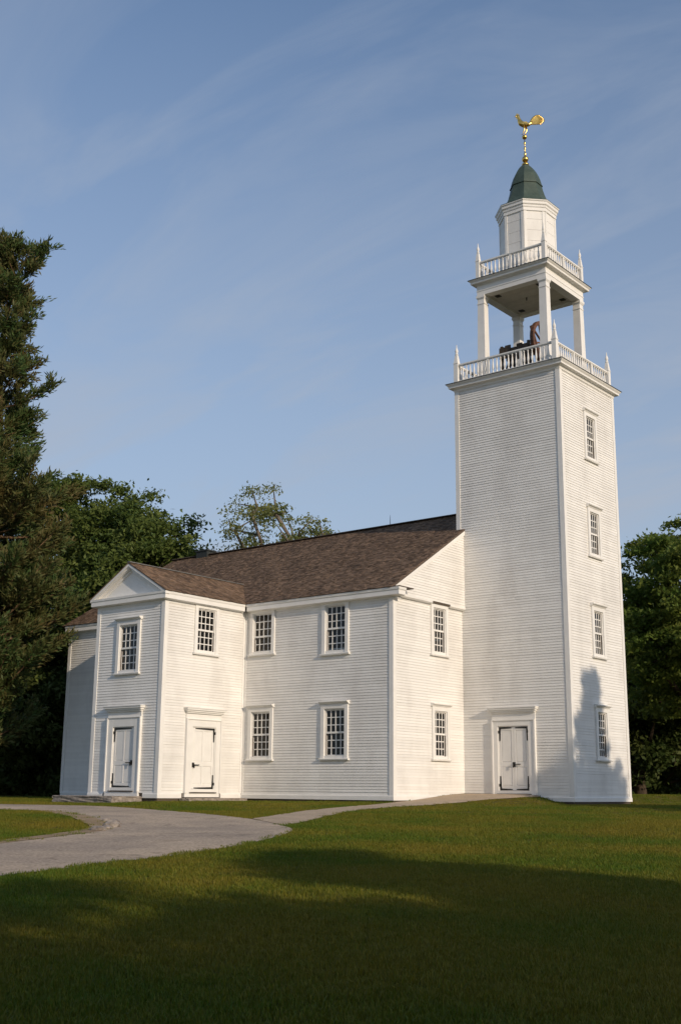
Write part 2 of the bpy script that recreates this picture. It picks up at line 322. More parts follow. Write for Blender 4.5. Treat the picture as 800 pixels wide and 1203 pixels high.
def backing(name, w, u0, u1, v0, v1, th=.14):
    H = holes(w); us = sorted({u0, u1, *[h[0] for h in H], *[h[1] for h in H]}); vs = sorted({v0, v1, *[h[2] for h in H], *[h[3] for h in H]})
    mb = MB()
    for i in range(len(us)-1):
        for j in range(len(vs)-1):
            cu, cv = (us[i]+us[i+1])/2, (vs[j]+vs[j+1])/2
            if any(h[0] < cu < h[1] and h[2] < cv < h[3] for h in H): continue
            w.box(mb, us[i], us[i+1], vs[j], vs[j+1], -th, 0)
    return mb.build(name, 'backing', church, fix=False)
def siding(wall_obj, w, u0, u1, v0, v1, lap=.089, clip=None):
    mb = MB(); H = holes(w); k = int(math.ceil((v1-v0)/lap)); lap = (v1-v0)/k
    for i in range(k):
        a, b = v0+i*lap, v0+(i+1)*lap; segs = [(u0, u1)] if clip is None else clip(a, b)
        for h in H:
            if h[2]-.02 < b and h[3]+.02 > a:
                ns = []
                for s0, s1 in segs:
                    if h[0]-.03 > s0: ns.append((s0, min(s1, h[0]-.03)))
                    if h[1]+.03 < s1: ns.append((max(s0, h[1]+.03), s1))
                segs = ns
        for s0, s1 in segs:
            if s1-s0 < .02: continue
            cuts = [s0]
            while s1-cuts[-1] > 3.2: cuts.append(cuts[-1]+random.uniform(1.6, 3.0))
            cuts.append(s1)
            for c0, c1 in zip(cuts[:-1], cuts[1:]):
                j = random.uniform(-.002, .002); j2 = random.uniform(-.0025, .0025)
                w.prism(mb, c0, c1-.002, [(.0005, a), (.027+j, a+j2), (.010, b+.004), (.0005, b+.004)])
    o = mb.build('clapboard_siding', 'white', wall_obj); o['kind'] = 'stuff'
    return o
CBW, CBT = .125, .040
def corner(wall_obj, x, y, sx, sy, z0, z1):
    # L-shaped corner board outside corner (x, y), outward signs sx, sy
    mb = MB(); t = CBT
    pts = [(x+sx*t, y+sy*t), (x-sx*CBW, y+sy*t), (x-sx*CBW, y+sy*.001), (x+sx*.001, y+sy*.001), (x+sx*.001, y-sy*CBW), (x+sx*t, y-sy*CBW)]
    n = len(pts); mb.poly([(a, b, z0) for a, b in pts]+[(a, b, z1) for a, b in pts], [tuple(range(n)), tuple(range(2*n-1, n-1, -1))]+[(i, (i+1) % n, n+(i+1) % n, n+i) for i in range(n)])
    return mb.build('corner_board', 'trim', wall_obj)
TB = .20   # top of base board
# tower walls
tl = backing('tower_wall', wTL, 0, TY, -.05, 14.45); tr_ = backing('tower_wall', wTR, .14, TX-.14, -.05, 14.45); tb = backing('tower_wall', wTB, 0, TY, -.05, 14.45); tf = backing('tower_wall', wTF, .14, TX-.14, 6, 14.45)
siding(tl, wTL, CBW, TY-CBW, TB, 14.36); siding(tr_, wTR, CBW, TX-CBW, TB, 14.36); siding(tb, wTB, CBW, TY-CBW, TB, 14.36, .23); siding(tf, wTF, CBW, TX-CBW, 6, 14.36, .23)
corner(tl, 0, 0, -1, -1, TB-.02, 14.40); corner(tr_, TX, 0, 1, -1, TB-.02, 14.40); corner(tl, 0, TY, -1, 1, 9.05, 14.40); corner(tb, TX, TY, 1, 1, 9.0, 14.40)
# nave walls
nf = backing('nave_wall', wNF, GY, NY2, -.05, 6.5); ng = backing('nave_wall', wNG, NX+.14, NX2-.14, -.05, 6.5); nb = backing('nave_wall', wNB, GY, NY2, -.05, 6.5); ne = backing('nave_wall', wNE, NX+.14, NX2-.14, -.05, 6.5)
siding(nf, wNF, GY+CBW, PY1, TB, 6.45)
siding(nf, wNF, PY2, NY2-CBW, TB, 6.45)
siding(ng, wNG, NX+CBW, -.001, TB, 6.40); siding(ng, wNG, TX+.001, NX2-CBW, TB, 6.40, .23); siding(nb, wNB, GY+CBW, NY2-CBW, TB, 6.45, .23); siding(ne, wNE, NX+CBW, NX2-CBW, TB, 6.45, .23)
corner(nf, NX, GY, -1, -1, TB-.02, 6.42); corner(nf, NX, NY2, -1, 1, TB-.02, 6.46); corner(nb, NX2, GY, 1, -1, TB-.02, 6.42); corner(nb, NX2, NY2, 1, 1, TB-.02, 6.46)
mb = MB(); wNF.box(mb, PY1-.11, PY1-.035, TB, 6.35, .001, .036); mb.build('corner_board', 'trim', nf)
# gable (upper, jettied out a hand's breadth)
SL = (RZ-EZ)/(RX-EX)
def roofz(x): return EZ+SL*(x-EX) if x < RX else RZ-SL*(x-RX)
gz0 = 6.40
mb = MB(); wNGu.plate(mb, [(NX-.05, gz0), (2*RX-NX+.05, gz0), (2*RX-NX+.05, roofz(NX)-.06), (RX, RZ-.10), (NX-.05, roofz(NX-.05)-.06)], -.30, -.001); gab = mb.build('gable_wall', 'backing', church)
wNE.plate(mb2 := MB(), [(NX, gz0), (2*RX-NX, gz0), (2*RX-NX, roofz(NX)-.06), (RX, RZ-.10), (NX, roofz(NX)-.06)], -.14, -.001); mb2.build('gable_wall', 'trim', church)
def gclip(a, b):
    x = EX+(b+.03-EZ)/SL+.16; x = max(x, NX-.05); x2 = 2*RX-x
    if x > RX-.05: return []
    return [(x, min(-.001, x2))]+([(TX+.001, x2)] if x2 > TX+.05 else [])
siding(gab, wNGu, 0, 1, gz0+.06, RZ-.1, .089, gclip)
for u0, u1 in ((NX-.05, -1.99), (-.93, -.001), (TX+.001, NX2+.05)):
    mb = MB(); wNG.prism(mb, u0, u1, [(.001, 6.36), (.10, 6.36), (JET+.035, 6.40), (JET+.035, 6.455), (JET, 6.47), (.001, 6.47)])
    mb.build('belt_moulding', 'trim', church)
# rake boards
mb = MB()
for s in (1,):
    a = (EX+.02, EZ-.02); d = Vector((1, SL)).normalized(); nn = Vector((-d.y, d.x))
    pts = []
    e = Vector((-.01, roofz(-.01))); s0 = Vector((EX+.05, roofz(EX+.05)))
    pts = [s0-nn*.02, e-nn*.02, Vector((-.01, roofz(-.01)-.02-.16/d.x)), Vector((EX+.05+.02, roofz(EX+.05)-.02-.16/d.x))]
    wNGu.plate(mb, [(p.x, p.y) for p in pts], .030, .055)
mb.build('rake_board', 'trim', church)
# porch walls
pf = backing('porch_wall', wPF, PY1, PY2, -.05, 6.45); pr = backing('porch_wall', wPR, PX+.14, NX, -.05, 6.45); pl = backing('porch_wall', wPL, PX+.14, NX, -.05, 6.45)
siding(pf, wPF, PY1+CBW, PY2-CBW, TB, 6.42); siding(pr, wPR, PX+CBW, NX-.001, TB, 6.42); siding(pl, wPL, PX+CBW, NX-.03, TB, 6.42, .16)
corner(pf, PX, PY1, -1, -1, TB-.02, 6.40); corner(pf, PX, PY2, -1, 1, TB-.02, 6.40)
mb = MB(); wPR.box(mb, NX-.115, NX-.04, TB, 6.35, .001, .036); mb.build('corner_board', 'trim', pr)
# base boards and foundation
def base_ring(path, closed, name='base_board'):
    mb = MB(); molding(mb, path, [(.002, .045), (.050, .045), (.050, TB-.035), (.034, TB), (.002, TB)], closed); return mb.build(name, 'trim', church)
def base_seg(w, u0, u1, z0=.045):
    mb = MB(); w.prism(mb, u0, u1, [(.002, z0), (.052, z0), (.052, TB-.035), (.034, TB), (.002, TB)]); return mb.build('base_board', 'trim', church)
base_ring([(0, 1.20), (0, 0), (TX, 0), (TX, GY)], False)
mb = MB(); wTL.prism(mb, 2.92, GY-.06, [(.002, .045), (.052, .045), (.052, TB-.035), (.034, TB), (.002, TB)]); mb.build('base_board', 'trim', church)
base_ring([(NX, PY1-.04), (NX, GY), (-.06, GY)], False); base_ring([(NX, NY2), (NX, PY2+.04)], False)
base_ring([(PX, 11.02), (PX, PY1), (-6.84, PY1)], False); base_seg(wPR, -5.06, NX-.06)
base_ring([(NX-.06, PY2), (PX, PY2), (PX, 12.92)], False)
for r in ((.03, TX-.03, .03, GY), (NX+.03, NX2-.03, GY+.03, NY2-.03), (PX+.03, NX, PY1+.03, PY2-.03)):
    mb = MB(); mb.box((r[0], r[2], -.6), (r[1], r[3], .02)); mb.build('foundation', 'found', church)
# floors inside so that the windows look into dim rooms
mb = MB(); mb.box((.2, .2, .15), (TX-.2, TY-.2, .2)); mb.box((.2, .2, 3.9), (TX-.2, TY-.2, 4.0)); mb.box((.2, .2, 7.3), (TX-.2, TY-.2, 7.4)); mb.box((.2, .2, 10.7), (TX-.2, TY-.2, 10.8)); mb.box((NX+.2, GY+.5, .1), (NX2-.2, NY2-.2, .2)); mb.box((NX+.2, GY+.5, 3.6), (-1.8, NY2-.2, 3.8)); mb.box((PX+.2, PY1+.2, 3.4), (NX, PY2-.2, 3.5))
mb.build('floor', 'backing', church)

# eaves cornice ----------------------------------------------------------
def cornice_path(path, prof, closed, parent=church, name='cornice', m='trim'):
    mb = MB(); molding(mb, path, prof, closed); return mb.build(name, m, parent)
cprof = [(.001, 6.28), (.035, 6.28), (.035, 6.34), (.20, 6.36), (.235, 6.37), (.235, 6.50), (.262, 6.53), (.272, 6.60), (.001, 6.60)]
cornice_path([(NX, PY1-.26), (NX, GY-JET-.05), (NX+.14, GY-JET-.05)], [(o, z) for o, z in cprof], False)
cornice_path([(NX, NY2+.05), (NX, PY2+.28)], cprof, False)
mb = MB(); mb.box((EX+.02, GY-JET-.06, 6.602), (NX+.52, GY-JET-.33, 6.635)); mb.build('cornice_return', 'ridge', church)
# porch cornice
pprof = [(.001, 6.27), (.035, 6.27), (.035, 6.34), (.17, 6.355), (.205, 6.37), (.205, 6.50), (.225, 6.53), (.235, 6.60), (.001, 6.60)]
cornice_path([(NX-.262, PY2), (PX, PY2), (PX, PY1), (NX-.262, PY1)], pprof, False)
pc = (PY1+PY2)/2; PK = 7.72; PEZ = 6.62
# pediment
mb = MB(); wPF.plate(mb, [(PY1-.1, 6.60), (PY2+.1, 6.60), (pc, PK-.07)], .0, .030); ped = mb.build('pediment', 'trim', church)
psl = (PK-PEZ)/(pc-(PY1-.25))
for s in (-1, 1):
    mb = MB()
    def rk(w0, w1, n0, n1):
        a = (pc, PK-.012-w0); b = (pc+s*(pc-PY1+.245), PEZ-.006-w0+.0); c = (pc+s*(pc-PY1+.245-.001), PEZ-.006-w1); d = (pc, PK-.012-w1)
        wPF.plate(mb, [a, b, c, d], n0, n1)
    def rk2(w0, w1, n0, n1, lo):
        e = (pc-PY1+.245)-lo
        wPF.plate(mb, [(pc, PK-.012-w0), (pc+s*e, PK-.012-w0-psl*e), (pc+s*e, PK-.012-w1-psl*e), (pc, PK-.012-w1)], n0, n1)
    rk2(.0, .11, .03, .232, .01); rk2(.11, .17, .03, .19, .20); rk2(.17, .27, .03, .075, .30)
    mb.build('raking_cornice', 'trim', ped)

# roofs -------------------------------------------------------------------
def shingled(roof, O, U, Sd, ulen, slen, expo=.135, clip=None, seed=1):
    r = random.Random(seed); O = Vector(O); U = Vector(U).normalized(); Sd = Vector(Sd).normalized(); Nn = U.cross(Sd); 
    if Nn.z < 0: Nn = -Nn
    mb = MB(); k = int(slen/expo)+1
    for i in range(k):
        s0 = i*expo; s1 = min(s0+expo*1.25, slen)
        if s1-s0 < .03: continue
        u = -r.uniform(0, .1); sag = .01*math.sin(i*.7)
        while u < ulen:
            w = r.uniform(.09, .19); a, b = max(u, 0), min(u+w-.004, ulen); u += w
            if b-a < .02: continue
            if clip and not clip((a+b)/2, s0): continue
            j = r.uniform(-.014, .010); t = r.uniform(.014, .028)
            p = [O+U*a+Sd*(s0+j), O+U*b+Sd*(s0+j), O+U*b+Sd*s1, O+U*a+Sd*s1]
            q = [p[0]+Nn*t, p[1]+Nn*(t+r.uniform(-.004, .004)), p[2]+Nn*.004, p[3]+Nn*.004]
            n = len(mb.v); mb.v += [tuple(x) for x in p[:2]+q]; mb.f += [(n+2, n+3, n+4, n+5), (n, n+1, n+3, n+2), (n+1, n+4, n+3), (n, n+2, n+5)]
    o = mb.build('shingles', 'shingle', roof, fix=False); o['kind'] = 'stuff'; return o
RY0, RY1 = GY-JET-.06, NY2+.18
sl = math.hypot(RX-EX, RZ-EZ)
def slab(name, pts, th, m, parent=church):
    P = [Vector(p) for p in pts]; n = (P[1]-P[0]).cross(P[2]-P[0]).normalized()
    if n.z < 0: n = -n
    mb = MB(); mb.hexa([p-n*th for p in P]+P); return mb.build(name, m, parent)
roof = slab('roof', [(EX, RY0, EZ), (EX, RY1, EZ), (RX, RY1, RZ), (RX, RY0, RZ)], .05, 'ridge')
BX = 2*RX-EX
slab('roof', [(RX, RY0, RZ), (RX, RY1, RZ), (BX, RY1, EZ), (BX, RY0, EZ)], .05, 'shingle')
dS = Vector((RX-EX, 0, RZ-EZ)).normalized()
shingled(roof, Vector((EX, RY0, EZ))-dS*.02, (0, 1, 0), dS, RY1-RY0, sl+.02, clip=lambda u, s: not (RY0+u < TY-.0 and EX+s*dS.x > .0), seed=3)
mb = MB(); mb.bar((RX-.07, TY, RZ+.015), (RX-.07, RY1, RZ+.015), .18, .03); mb.build('ridge_board', 'ridge', roof)
# porch roof
pe = PY1-.25; psd = Vector((0, pc-pe, PK-PEZ)).normalized(); psl_len = math.hypot(pc-pe, PK-PEZ); PXF = PX-.245
proof = slab('roof', [(PXF, pe, PEZ), (-1.9, pe, PEZ), (-1.9, pc, PK), (PXF, pc, PK)], .03, 'ridge')
slab('roof', [(PXF, 2*pc-pe, PEZ), (-1.9, 2*pc-pe, PEZ), (-1.9, pc, PK), (PXF, pc, PK)], .03, 'shingle')
def pclip(u, s):
    x = PXF+u; z = PEZ+s*psd.z; return z > roofz(x)-.10
shingled(proof, Vector((PXF, pe, PEZ))-psd*.02, (1, 0, 0), psd, 6.2, psl_len+.02, clip=pclip, seed=5)
mb = MB(); mb.bar((PXF+.02, pc, PK+.02), (-2.5, pc, PK+.02), .14, .03); mb.build('ridge_flashing', 'lead', proof)
# chimney, lightning rods
mb = MB(); mb.box((RX-.22, 17.85, RZ-.7), (RX+.30, 18.50, RZ+.16)); mb.box((RX-.26, 17.80, RZ+.16), (RX+.34, 18.55, RZ+.22)); mb.build('chimney', 'lip', church)
for y in (8.2, 17.6):
    mb = MB(); mb.lathe((RX-.05, y, RZ+.02), [(.02, 0), (.012, .05), (.008, .3), (.002, .42)], 6); mb.build('lightning_rod', 'iron', church)

# windows -----------------------------------------------------------------
def make_window(w, u0, u1, v0, v1, rows, cap):
    cw = .115; sw = .035; ct = .075; ot = .055
    mb = MB()
    w.box(mb, u0-ot-cw, u0-ot+.02, v0-.10, v1+cw+ot, .001, ct); w.box(mb, u1+ot-.02, u1+ot+cw, v0-.10, v1+cw+ot, .001, ct)
    w.box(mb, u0-ot+.02, u1+ot-.02, v1+ot-.02, v1+cw+ot-.002, .001, ct-.002)
    # jambs back to the sash
    w.box(mb, u0-ot, u0-.001, v0-.04, v1+ot-.022, -.10, .03); w.box(mb, u1+.001, u1+ot, v0-.04, v1+ot-.022, -.10, .03)
    w.box(mb, u0-.001, u1+.001, v1+.001, v1+ot-.022, -.10, .029)
    W_ = mb.build('window', 'trim', church)
    mb = MB(); w.prism(mb, u0-ot-cw-.05, u1+ot+cw+.05, [(.001, v0-.155), (.10, v0-.155), (.115, v0-.12), (.115, v0-.10), (.06, v0-.082), (.001, v0-.082)])
    w.box(mb, u0-ot+.021, u1+ot-.021, v0-.081, v0-.001, -.08, .055)
    mb.build('sill', 'trim', W_)
    if cap:
        z = v1+cw+ot; mb = MB(); e = .045
        w.prism(mb, u0-ot-cw-e, u1+ot+cw+e, [(.001, z+.002), (.085, z+.002), (.10, z+.03), (.15, z+.055), (.165, z+.075), (.165, z+.10), (.001, z+.12)])
        mb.build('cap_moulding', 'trim', W_)
    cols = 4; pw = (u1-u0)/cols; ph = (v1-v0)/rows; mt = .0145
    mid = rows//2 if rows == 6 else 2
    mb = MB(); half = v0+mid*ph
    for nn, a, b in ((-.055, v0, half), (-.025, half, v1)):
        for c in range(cols+1):
            u = u0+c*pw; t = .022 if c in (0, cols) else mt
            ua, ub = max(u-t, u0), min(u+t, u1); w.box(mb, ua, ub, a, b, nn-.014, nn+.014)
        k = round((b-a)/ph)
        for r in range(k+1):
            v = a+r*ph; t = .026 if r in (0, k) else mt
            w.box(mb, u0+.001, u1-.001, max(v-t, a), min(v+t, b), nn-.0125, nn+.0125)
    w.box(mb, u0, u1, half-.03, half+.03, -.068, -.006)
    mb.build('sash', 'trim', W_)
    pm = MB(); pm.poly([w.u*x+Vector((0, 0, z)) for x, z in ((-pw/2, -ph/2), (pw/2, -ph/2), (pw/2, ph/2), (-pw/2, ph/2))], [(0, 1, 2, 3) if w.u.cross(Vector((0, 0, 1))).dot(w.n) > 0 else (3, 2, 1, 0)])
    pm2 = pm.build('pane', 'glass', W_, fix=False); me = pm2.data; first = True
    for r in range(rows):
        for c in range(cols):
            nn = -.055 if r < mid else -.025
            P = w.p(u0+(c+.5)*pw, v0+(r+.5)*ph, nn)
            if first: pm2.location = P; first = False; o = pm2
            else: o = inst('pane', me, W_, P)
            ax = w.u; o.rotation_euler = (random.uniform(-.008, .008), random.uniform(-.008, .008), random.uniform(-.01, .01))
for s in win_spec: make_window(*s)

# doors -------------------------------------------------------------------
def make_door(w, u0, u1, v0, v1, leaves, hinge, latch, cas, top_a, fr_top, cor, step=None):
    # cas: casing outer (ua, ub); top_a architrave top; fr_top frieze top; cor: (ua, ub, z0, z1)
    ct = .085
    mb = MB()
    w.box(mb, cas[0], u0-.03, v0-.134, top_a, .001, ct); w.box(mb, u1+.03, cas[1], v0-.134, top_a, .001, ct); w.box(mb, u0-.03, u1+.03, v1+.03, top_a-.002, .001, ct-.002)
    # inner bead
    w.box(mb, u0-.03, u0-.003, v0-.05, v1+.03, -.06, ct-.03); w.box(mb, u1+.003, u1+.03, v0-.05, v1+.03, -.06, ct-.03); w.box(mb, u0-.003, u1+.003, v1+.003, v1+.03, -.06, ct-.032)
    # outer backband
    w.box(mb, cas[0]-.02, cas[0]+.03, v0-.134, top_a+.025, .001, ct+.03); w.box(mb, cas[1]-.03, cas[1]+.02, v0-.134, top_a+.025, .001, ct+.03); w.box(mb, cas[0]+.03, cas[1]-.03, top_a-.002, top_a+.025, .001, ct+.029)
    D = mb.build('door', 'trim', church)
    mb = MB(); w.box(mb, cas[0]-.015, cas[1]+.015, top_a+.025, fr_top, .001, ct-.02); mb.build('frieze', 'trim', D)
    z0, z1 = cor[2], cor[3]; mb = MB()
    P = lambda e, n, z: (n, z)
    # cornice with returns: stack of boxes of growing projection
    steps = [(fr_top, z0+(z1-z0)*.25, .12, .03), (z0+(z1-z0)*.25, z0+(z1-z0)*.55, .16, .07), (z0+(z1-z0)*.55, z0+(z1-z0)*.85, .205, .11), (z0+(z1-z0)*.85, z1, .225, .13)]
    for a, b, n, e in steps: w.box(mb, cas[0]-e, cas[1]+e, a, b-.0005, .001, n)
    mb.build('cornice', 'trim', D)
    mb = MB(); w.box(mb, u0-.10, u1+.10, v0-.135, v0-.105, .0, .115); mb.build('threshold', 'darkwood', D)
    mb = MB(); w.box(mb, u0-.03, u1+.03, v0-.10, v0-.004, -.02, ct-.004); w.box(mb, cas[0], cas[1], .08, v0-.137, .001, ct-.004); mb.build('sill', 'trim', D)
    lw = (u1-u0)/leaves
    for k in range(leaves):
        a, b = u0+k*lw+.004, u0+(k+1)*lw-.004; n0, n1 = -.02, .030
        st = .09 if leaves == 1 else .075; ra = v0+(v1-v0)*.40; mb = MB()
        w.box(mb, a, a+st, v0+.004, v1-.004, n0, n1); w.box(mb, b-st, b, v0+.004, v1-.004, n0, n1)
        for p, q in ((v0+.004, v0+.14), (ra-.06, ra+.08), (v1-.11, v1-.004)): w.box(mb, a+st, b-st, p, q, n0, n1-.001)
        cols = [(a+st, b-st)]
        if leaves == 1:
            c = (a+b)/2; w.box(mb, c-.035, c+.035, v0+.14, ra-.06, n0, n1-.001); w.box(mb, c-.035, c+.035, ra+.08, v1-.11, n0, n1-.001)
            cols = [(a+st, c-.035), (c+.035, b-st)]
        lf = mb.build('leaf', 'trim', D)
        for c0, c1 in cols:
            for p, q in ((v0+.14, ra-.06), (ra+.08, v1-.11)):
                mb = MB(); w.box(mb, c0, c1, p, q, n0, n1-.022)
                i = .03; vv = [w.p(c0+.008, p+.008, n1-.022), w.p(c1-.008, p+.008, n1-.022), w.p(c1-.008, q-.008, n1-.022), w.p(c0+.008, q-.008, n1-.022), w.p(c0+i, p+i, n1-.007), w.p(c1-i, p+i, n1-.007), w.p(c1-i, q-i, n1-.007), w.p(c0+i, q-i, n1-.007)]
                mb.poly(vv, [(4, 5, 6, 7), (0, 1, 5, 4), (1, 2, 6, 5), (2, 3, 7, 6), (3, 0, 4, 7)])
                mb.build('panel', 'trim', D)
        # iron strap hinges: L shapes top and bottom on the hinge side
        hs = hinge[k]; edge = a if hs < 0 else b; di = 1 if hs < 0 else -1
        for zz, dz in ((v1-.03, -1), (v0+.03, 1)):
            mb = MB(); n2 = n1+.016; hl = (b-a)*.86
            uA, uB = edge, edge+di*hl
            w.plate(mb, [(uA, zz-.034), (uB, zz-.014), (uB, zz+.014), (uA, zz+.034)], n1, n2)
            w.plate(mb, [(edge, zz+dz*.030), (edge+di*.060, zz+dz*.030), (edge+di*.040, zz+dz*.42), (edge+di*.008, zz+dz*.42)], n1, n2+.001)
            w.box(mb, edge-di*.055, edge+di*.002, zz+dz*.13-.045, zz+dz*.13+.045, n1-.005, n2+.012)
            w.box(mb, edge-di*.075, edge-di*.05, zz+dz*.13-.02, zz+dz*.13+.02, n1-.005, n2+.022)
            mb.build('strap_hinge', 'iron', D)
    if latch:
        u, v, di = latch; mb = MB(); n1 = .0305
        w.box(mb, u-.045, u+.045, v-.075, v+.075, n1, n1+.018); w.box(mb, u, u+di*.25, v-.012, v+.016, n1+.03, n1+.05); w.box(mb, u-.02, u+.02, v-.02, v+.02, n1+.018, n1+.045); w.box(mb, u-di*.01, u+di*.02, v-.10, v+.02, n1+.045, n1+.07)
        mb.build('latch', 'iron', D)
    return D
make_door(*door_spec[0], 2, (-1, 1), (2.09, 1.20, -1), (1.28, 2.86), 2.60, 2.84, (1.1, 3.1, 2.84, 3.03))
make_door(*door_spec[1], 1, (1,), (11.62, 1.15, 1), (11.22, 12.81), 2.58, 2.78, (0, 0, 2.78, 2.97))
make_door(*door_spec[2], 1, (1,), (-6.36, 1.10, 1), (-6.74, -5.16), 2.55, 2.75, (0, 0, 2.75, 2.93))

# steps: separate stones --------------------------------------------------
def rough_block(name, a, b, m, seed, amp=.02, cuts=5):
    bm = bmesh.new(); bmesh.ops.create_cube(bm, size=1)
    for v in bm.verts: v.co = Vector(((a[i]+b[i])/2+v.co[i]*(b[i]-a[i]) for i in range(3)))
    bmesh.ops.bevel(bm, geom=bm.edges[:], offset=.018, segments=1, affect='EDGES')
    bmesh.ops.subdivide_edges(bm, edges=[e for e in bm.edges if e.calc_length() > .25], cuts=cuts, use_grid_fill=True)
    r = random.Random(seed)
    top = b[2]
    for v in bm.verts: v.co += Vector((r.uniform(-amp, amp), r.uniform(-amp, amp), r.uniform(-amp, amp)*(.15 if v.co.z > top-.02 else .6)))
    me = bpy.data.meshes.new(name); bm.to_mesh(me); bm.free(); me.materials.append(M[m]); o = bpy.data.objects.new(name, me); COL.objects.link(o); return o
o = rough_block('stone_step', (-.62, 1.20, -.1), (-.06, 2.95, .245), 'stone', 1, .006); tag(o, 'low tan stone step below the double tower door', 'step')
o = rough_block('stone_step', (-9.15, 11.0, -.35), (-7.90, 13.9, .10), 'granite', 2, .025, 8); tag(o, 'rough granite step block before the shaded porch door under the pediment', 'step')
o = rough_block('stone_step', (-6.95, 9.85, -.35), (-4.25, 10.31, .055), 'granite', 3, .015, 8); tag(o, 'long granite step below the sunlit side door of the porch', 'step')

# ------------------------------------------------------------------ belfry
AX, AY = 1.975, 2.095
trect = [(0, 0), (TX, 0), (TX, TY), (0, TY)]
cornice_path(trect, [(.001, 14.30), (.05, 14.30), (.06, 14.36), (.10, 14.40), (.20, 14.42), (.20, 14.48), (.245, 14.53), (.265, 14.565), (.001, 14.565)], True)
mb = MB(); mb.hexa([(-.285, -.285, 14.566), (TX+.285, -.285, 14.566), (TX+.285, TY+.285, 14.566), (-.285, TY+.285, 14.566), (-.27, -.27, 14.592), (TX+.27, -.27, 14.592), (TX+.27, TY+.27, 14.592), (-.27, TY+.27, 14.592)])
mb.build('belfry_deck', 'lip', church)
def rect(h): return [(AX-h, AY-h), (AX+h, AY-h), (AX+h, AY+h), (AX-h, AY+h)]
bal_mb = MB(); bal_mb.lathe((0, 0, 0), [(.030, 0), (.030, .05), (.020, .07), (.040, .14), (.044, .19), (.032, .30), (.020, .42), (.017, .46), (.028, .48), (.028, .54)], 8)
bal_me = bal_mb.build('baluster', 'trim', church, smooth=False); BAL = bal_me.data; bpy.data.objects.remove(bal_me)
def balustrade(h, z, bays, per, post_w, tip):
    root = MB(); root.box((AX-h-.05, AY-h-.05, z), (AX-h+.05, AY-h+.05, z+.02)); 
    B = None
    cs = rect(h); rail_z = z+.74
    for s in range(4):
        a = Vector((*cs[s], 0)); b = Vector((*cs[(s+1) % 4], 0)); d = (b-a).normalized(); rot = math.atan2(d.y, d.x); nrm = Vector((d.y, -d.x, 0))
        mb = MB()
        a2, b2 = a+d*post_w/2, b-d*post_w/2
        mb.bar(a2+Vector((0, 0, rail_z-.03)), b2+Vector((0, 0, rail_z-.03)), .11, .05); mb.bar(a2+Vector((0, 0, rail_z-.068)), b2+Vector((0, 0, rail_z-.068)), .07, .026)
        B = mb.build('balustrade', 'trim', church)
        mb = MB(); mb.bar(a2+Vector((0, 0, z+.085)), b2+Vector((0, 0, z+.085)), .08, .07); mb.build('bottom_rail', 'trim', B)
        # corner post with finial
        mb = MB(); w = post_w/2; c = (a.x, a.y)
        mb.frustum(c, w, w, z, rail_z+.03); mb.frustum(c, w+.012, w+.012, rail_z+.03, rail_z+.055); mb.frustum(c, w, w*.55, rail_z+.055, rail_z+.36)
        mb.lathe((a.x, a.y, rail_z+.36), [(w*.5, 0), (w*.75, .03), (w*.75, .05), (w*.45, .075), (w*.65, .13), (w*.72, .17), (w*.55, .23), (w*.25, .29), (.012, tip-rail_z-.36)], 8)
        mb.build('post', 'trim', B)
        L = (b-a).length
        for k in range(1, bays):
            p = a+d*(L*k/bays); mb = MB(); mb.bar(p+Vector((0, 0, z)), p+Vector((0, 0, rail_z-.056)), .085, .085); mb.build('intermediate_post', 'trim', B)
        for k in range(bays):
            for j in range(per):
                t = (k+(j+1)/(per+1))/bays; t = .025+t*.95; p = a+d*(L*t); inst('baluster', BAL, B, (p.x, p.y, z+.12))
balustrade(1.98, 14.592, 3, 7, .17, 16.10)
# four tapered columns
CT, CB = 18.0, 14.592
for sx in (-1, 1):
    for sy in (-1, 1):
        mb = MB(); hb, ht = 1.44-.165, 1.405-.135
        cb_, ct_ = (AX+sx*hb, AY+sy*hb), (AX+sx*ht, AY+sy*ht)
        q = lambda c, r, z: [(c[0]-r, c[1]-r, z), (c[0]+r, c[1]-r, z), (c[0]+r, c[1]+r, z), (c[0]-r, c[1]+r, z)]
        mb.hexa(q(cb_, .165, CB+.12)+q(ct_, .135, CT)); c_ = mb.build('belfry_column', 'trim', church)
        mb = MB(); mb.frustum(cb_, .195, .195, CB, CB+.10); mb.frustum(cb_, .195, .17, CB+.10, CB+.14); mb.build('plinth', 'trim', c_)
        mb = MB(); mb.frustum(ct_, .155, .155, CT-.30, CT-.265); mb.frustum(ct_, .145, .168, CT-.10, CT-.05); mb.frustum(ct_, .175, .175, CT-.05, CT+.045); mb.build('capital', 'trim', c_)
EB = 18.045; eh = 1.42
# hollow entablature ring, ceiling inside
ent = MB(); molding(ent, rect(eh-.30), [(0.0, EB), (.30, EB), (.30, EB+.16), (.315, EB+.165), (.315, EB+.20), (.30, EB+.21), (.30, EB+.37), (.33, EB+.385), (.36, EB+.41), (.45, EB+.425), (.47, EB+.44), (.47, EB+.50), (.51, EB+.54), (.535, EB+.575), (0.0, EB+.575)], True)
entab = ent.build('entablature', 'trim', church)
mb = MB(); h = eh-.301; n = 9
for k in range(n):
    x0 = AX-h+2*h*k/n; mb.box((x0+.003, AY-h, EB+.06+(.003 if k % 2 else 0)), (x0+2*h/n-.003, AY+h, EB+.10))
mb.box((AX-h, AY-h, EB+.101), (AX+h, AY+h, EB+.13)); mb.build('belfry_ceiling', 'ceil', church)
for sx in (-1, 1):
    for sy in (-1, 1):
        mb = MB(); c = (AX+sx*.86, AY+sy*.86); mb.box((c[0]-.10, c[1]-.10, EB+.042), (c[0]+.10, c[1]+.10, EB+.058)); mb.build('dark_hole_plate', 'iron', church)  # black plates stand in for the darkness of open holes in the ceiling
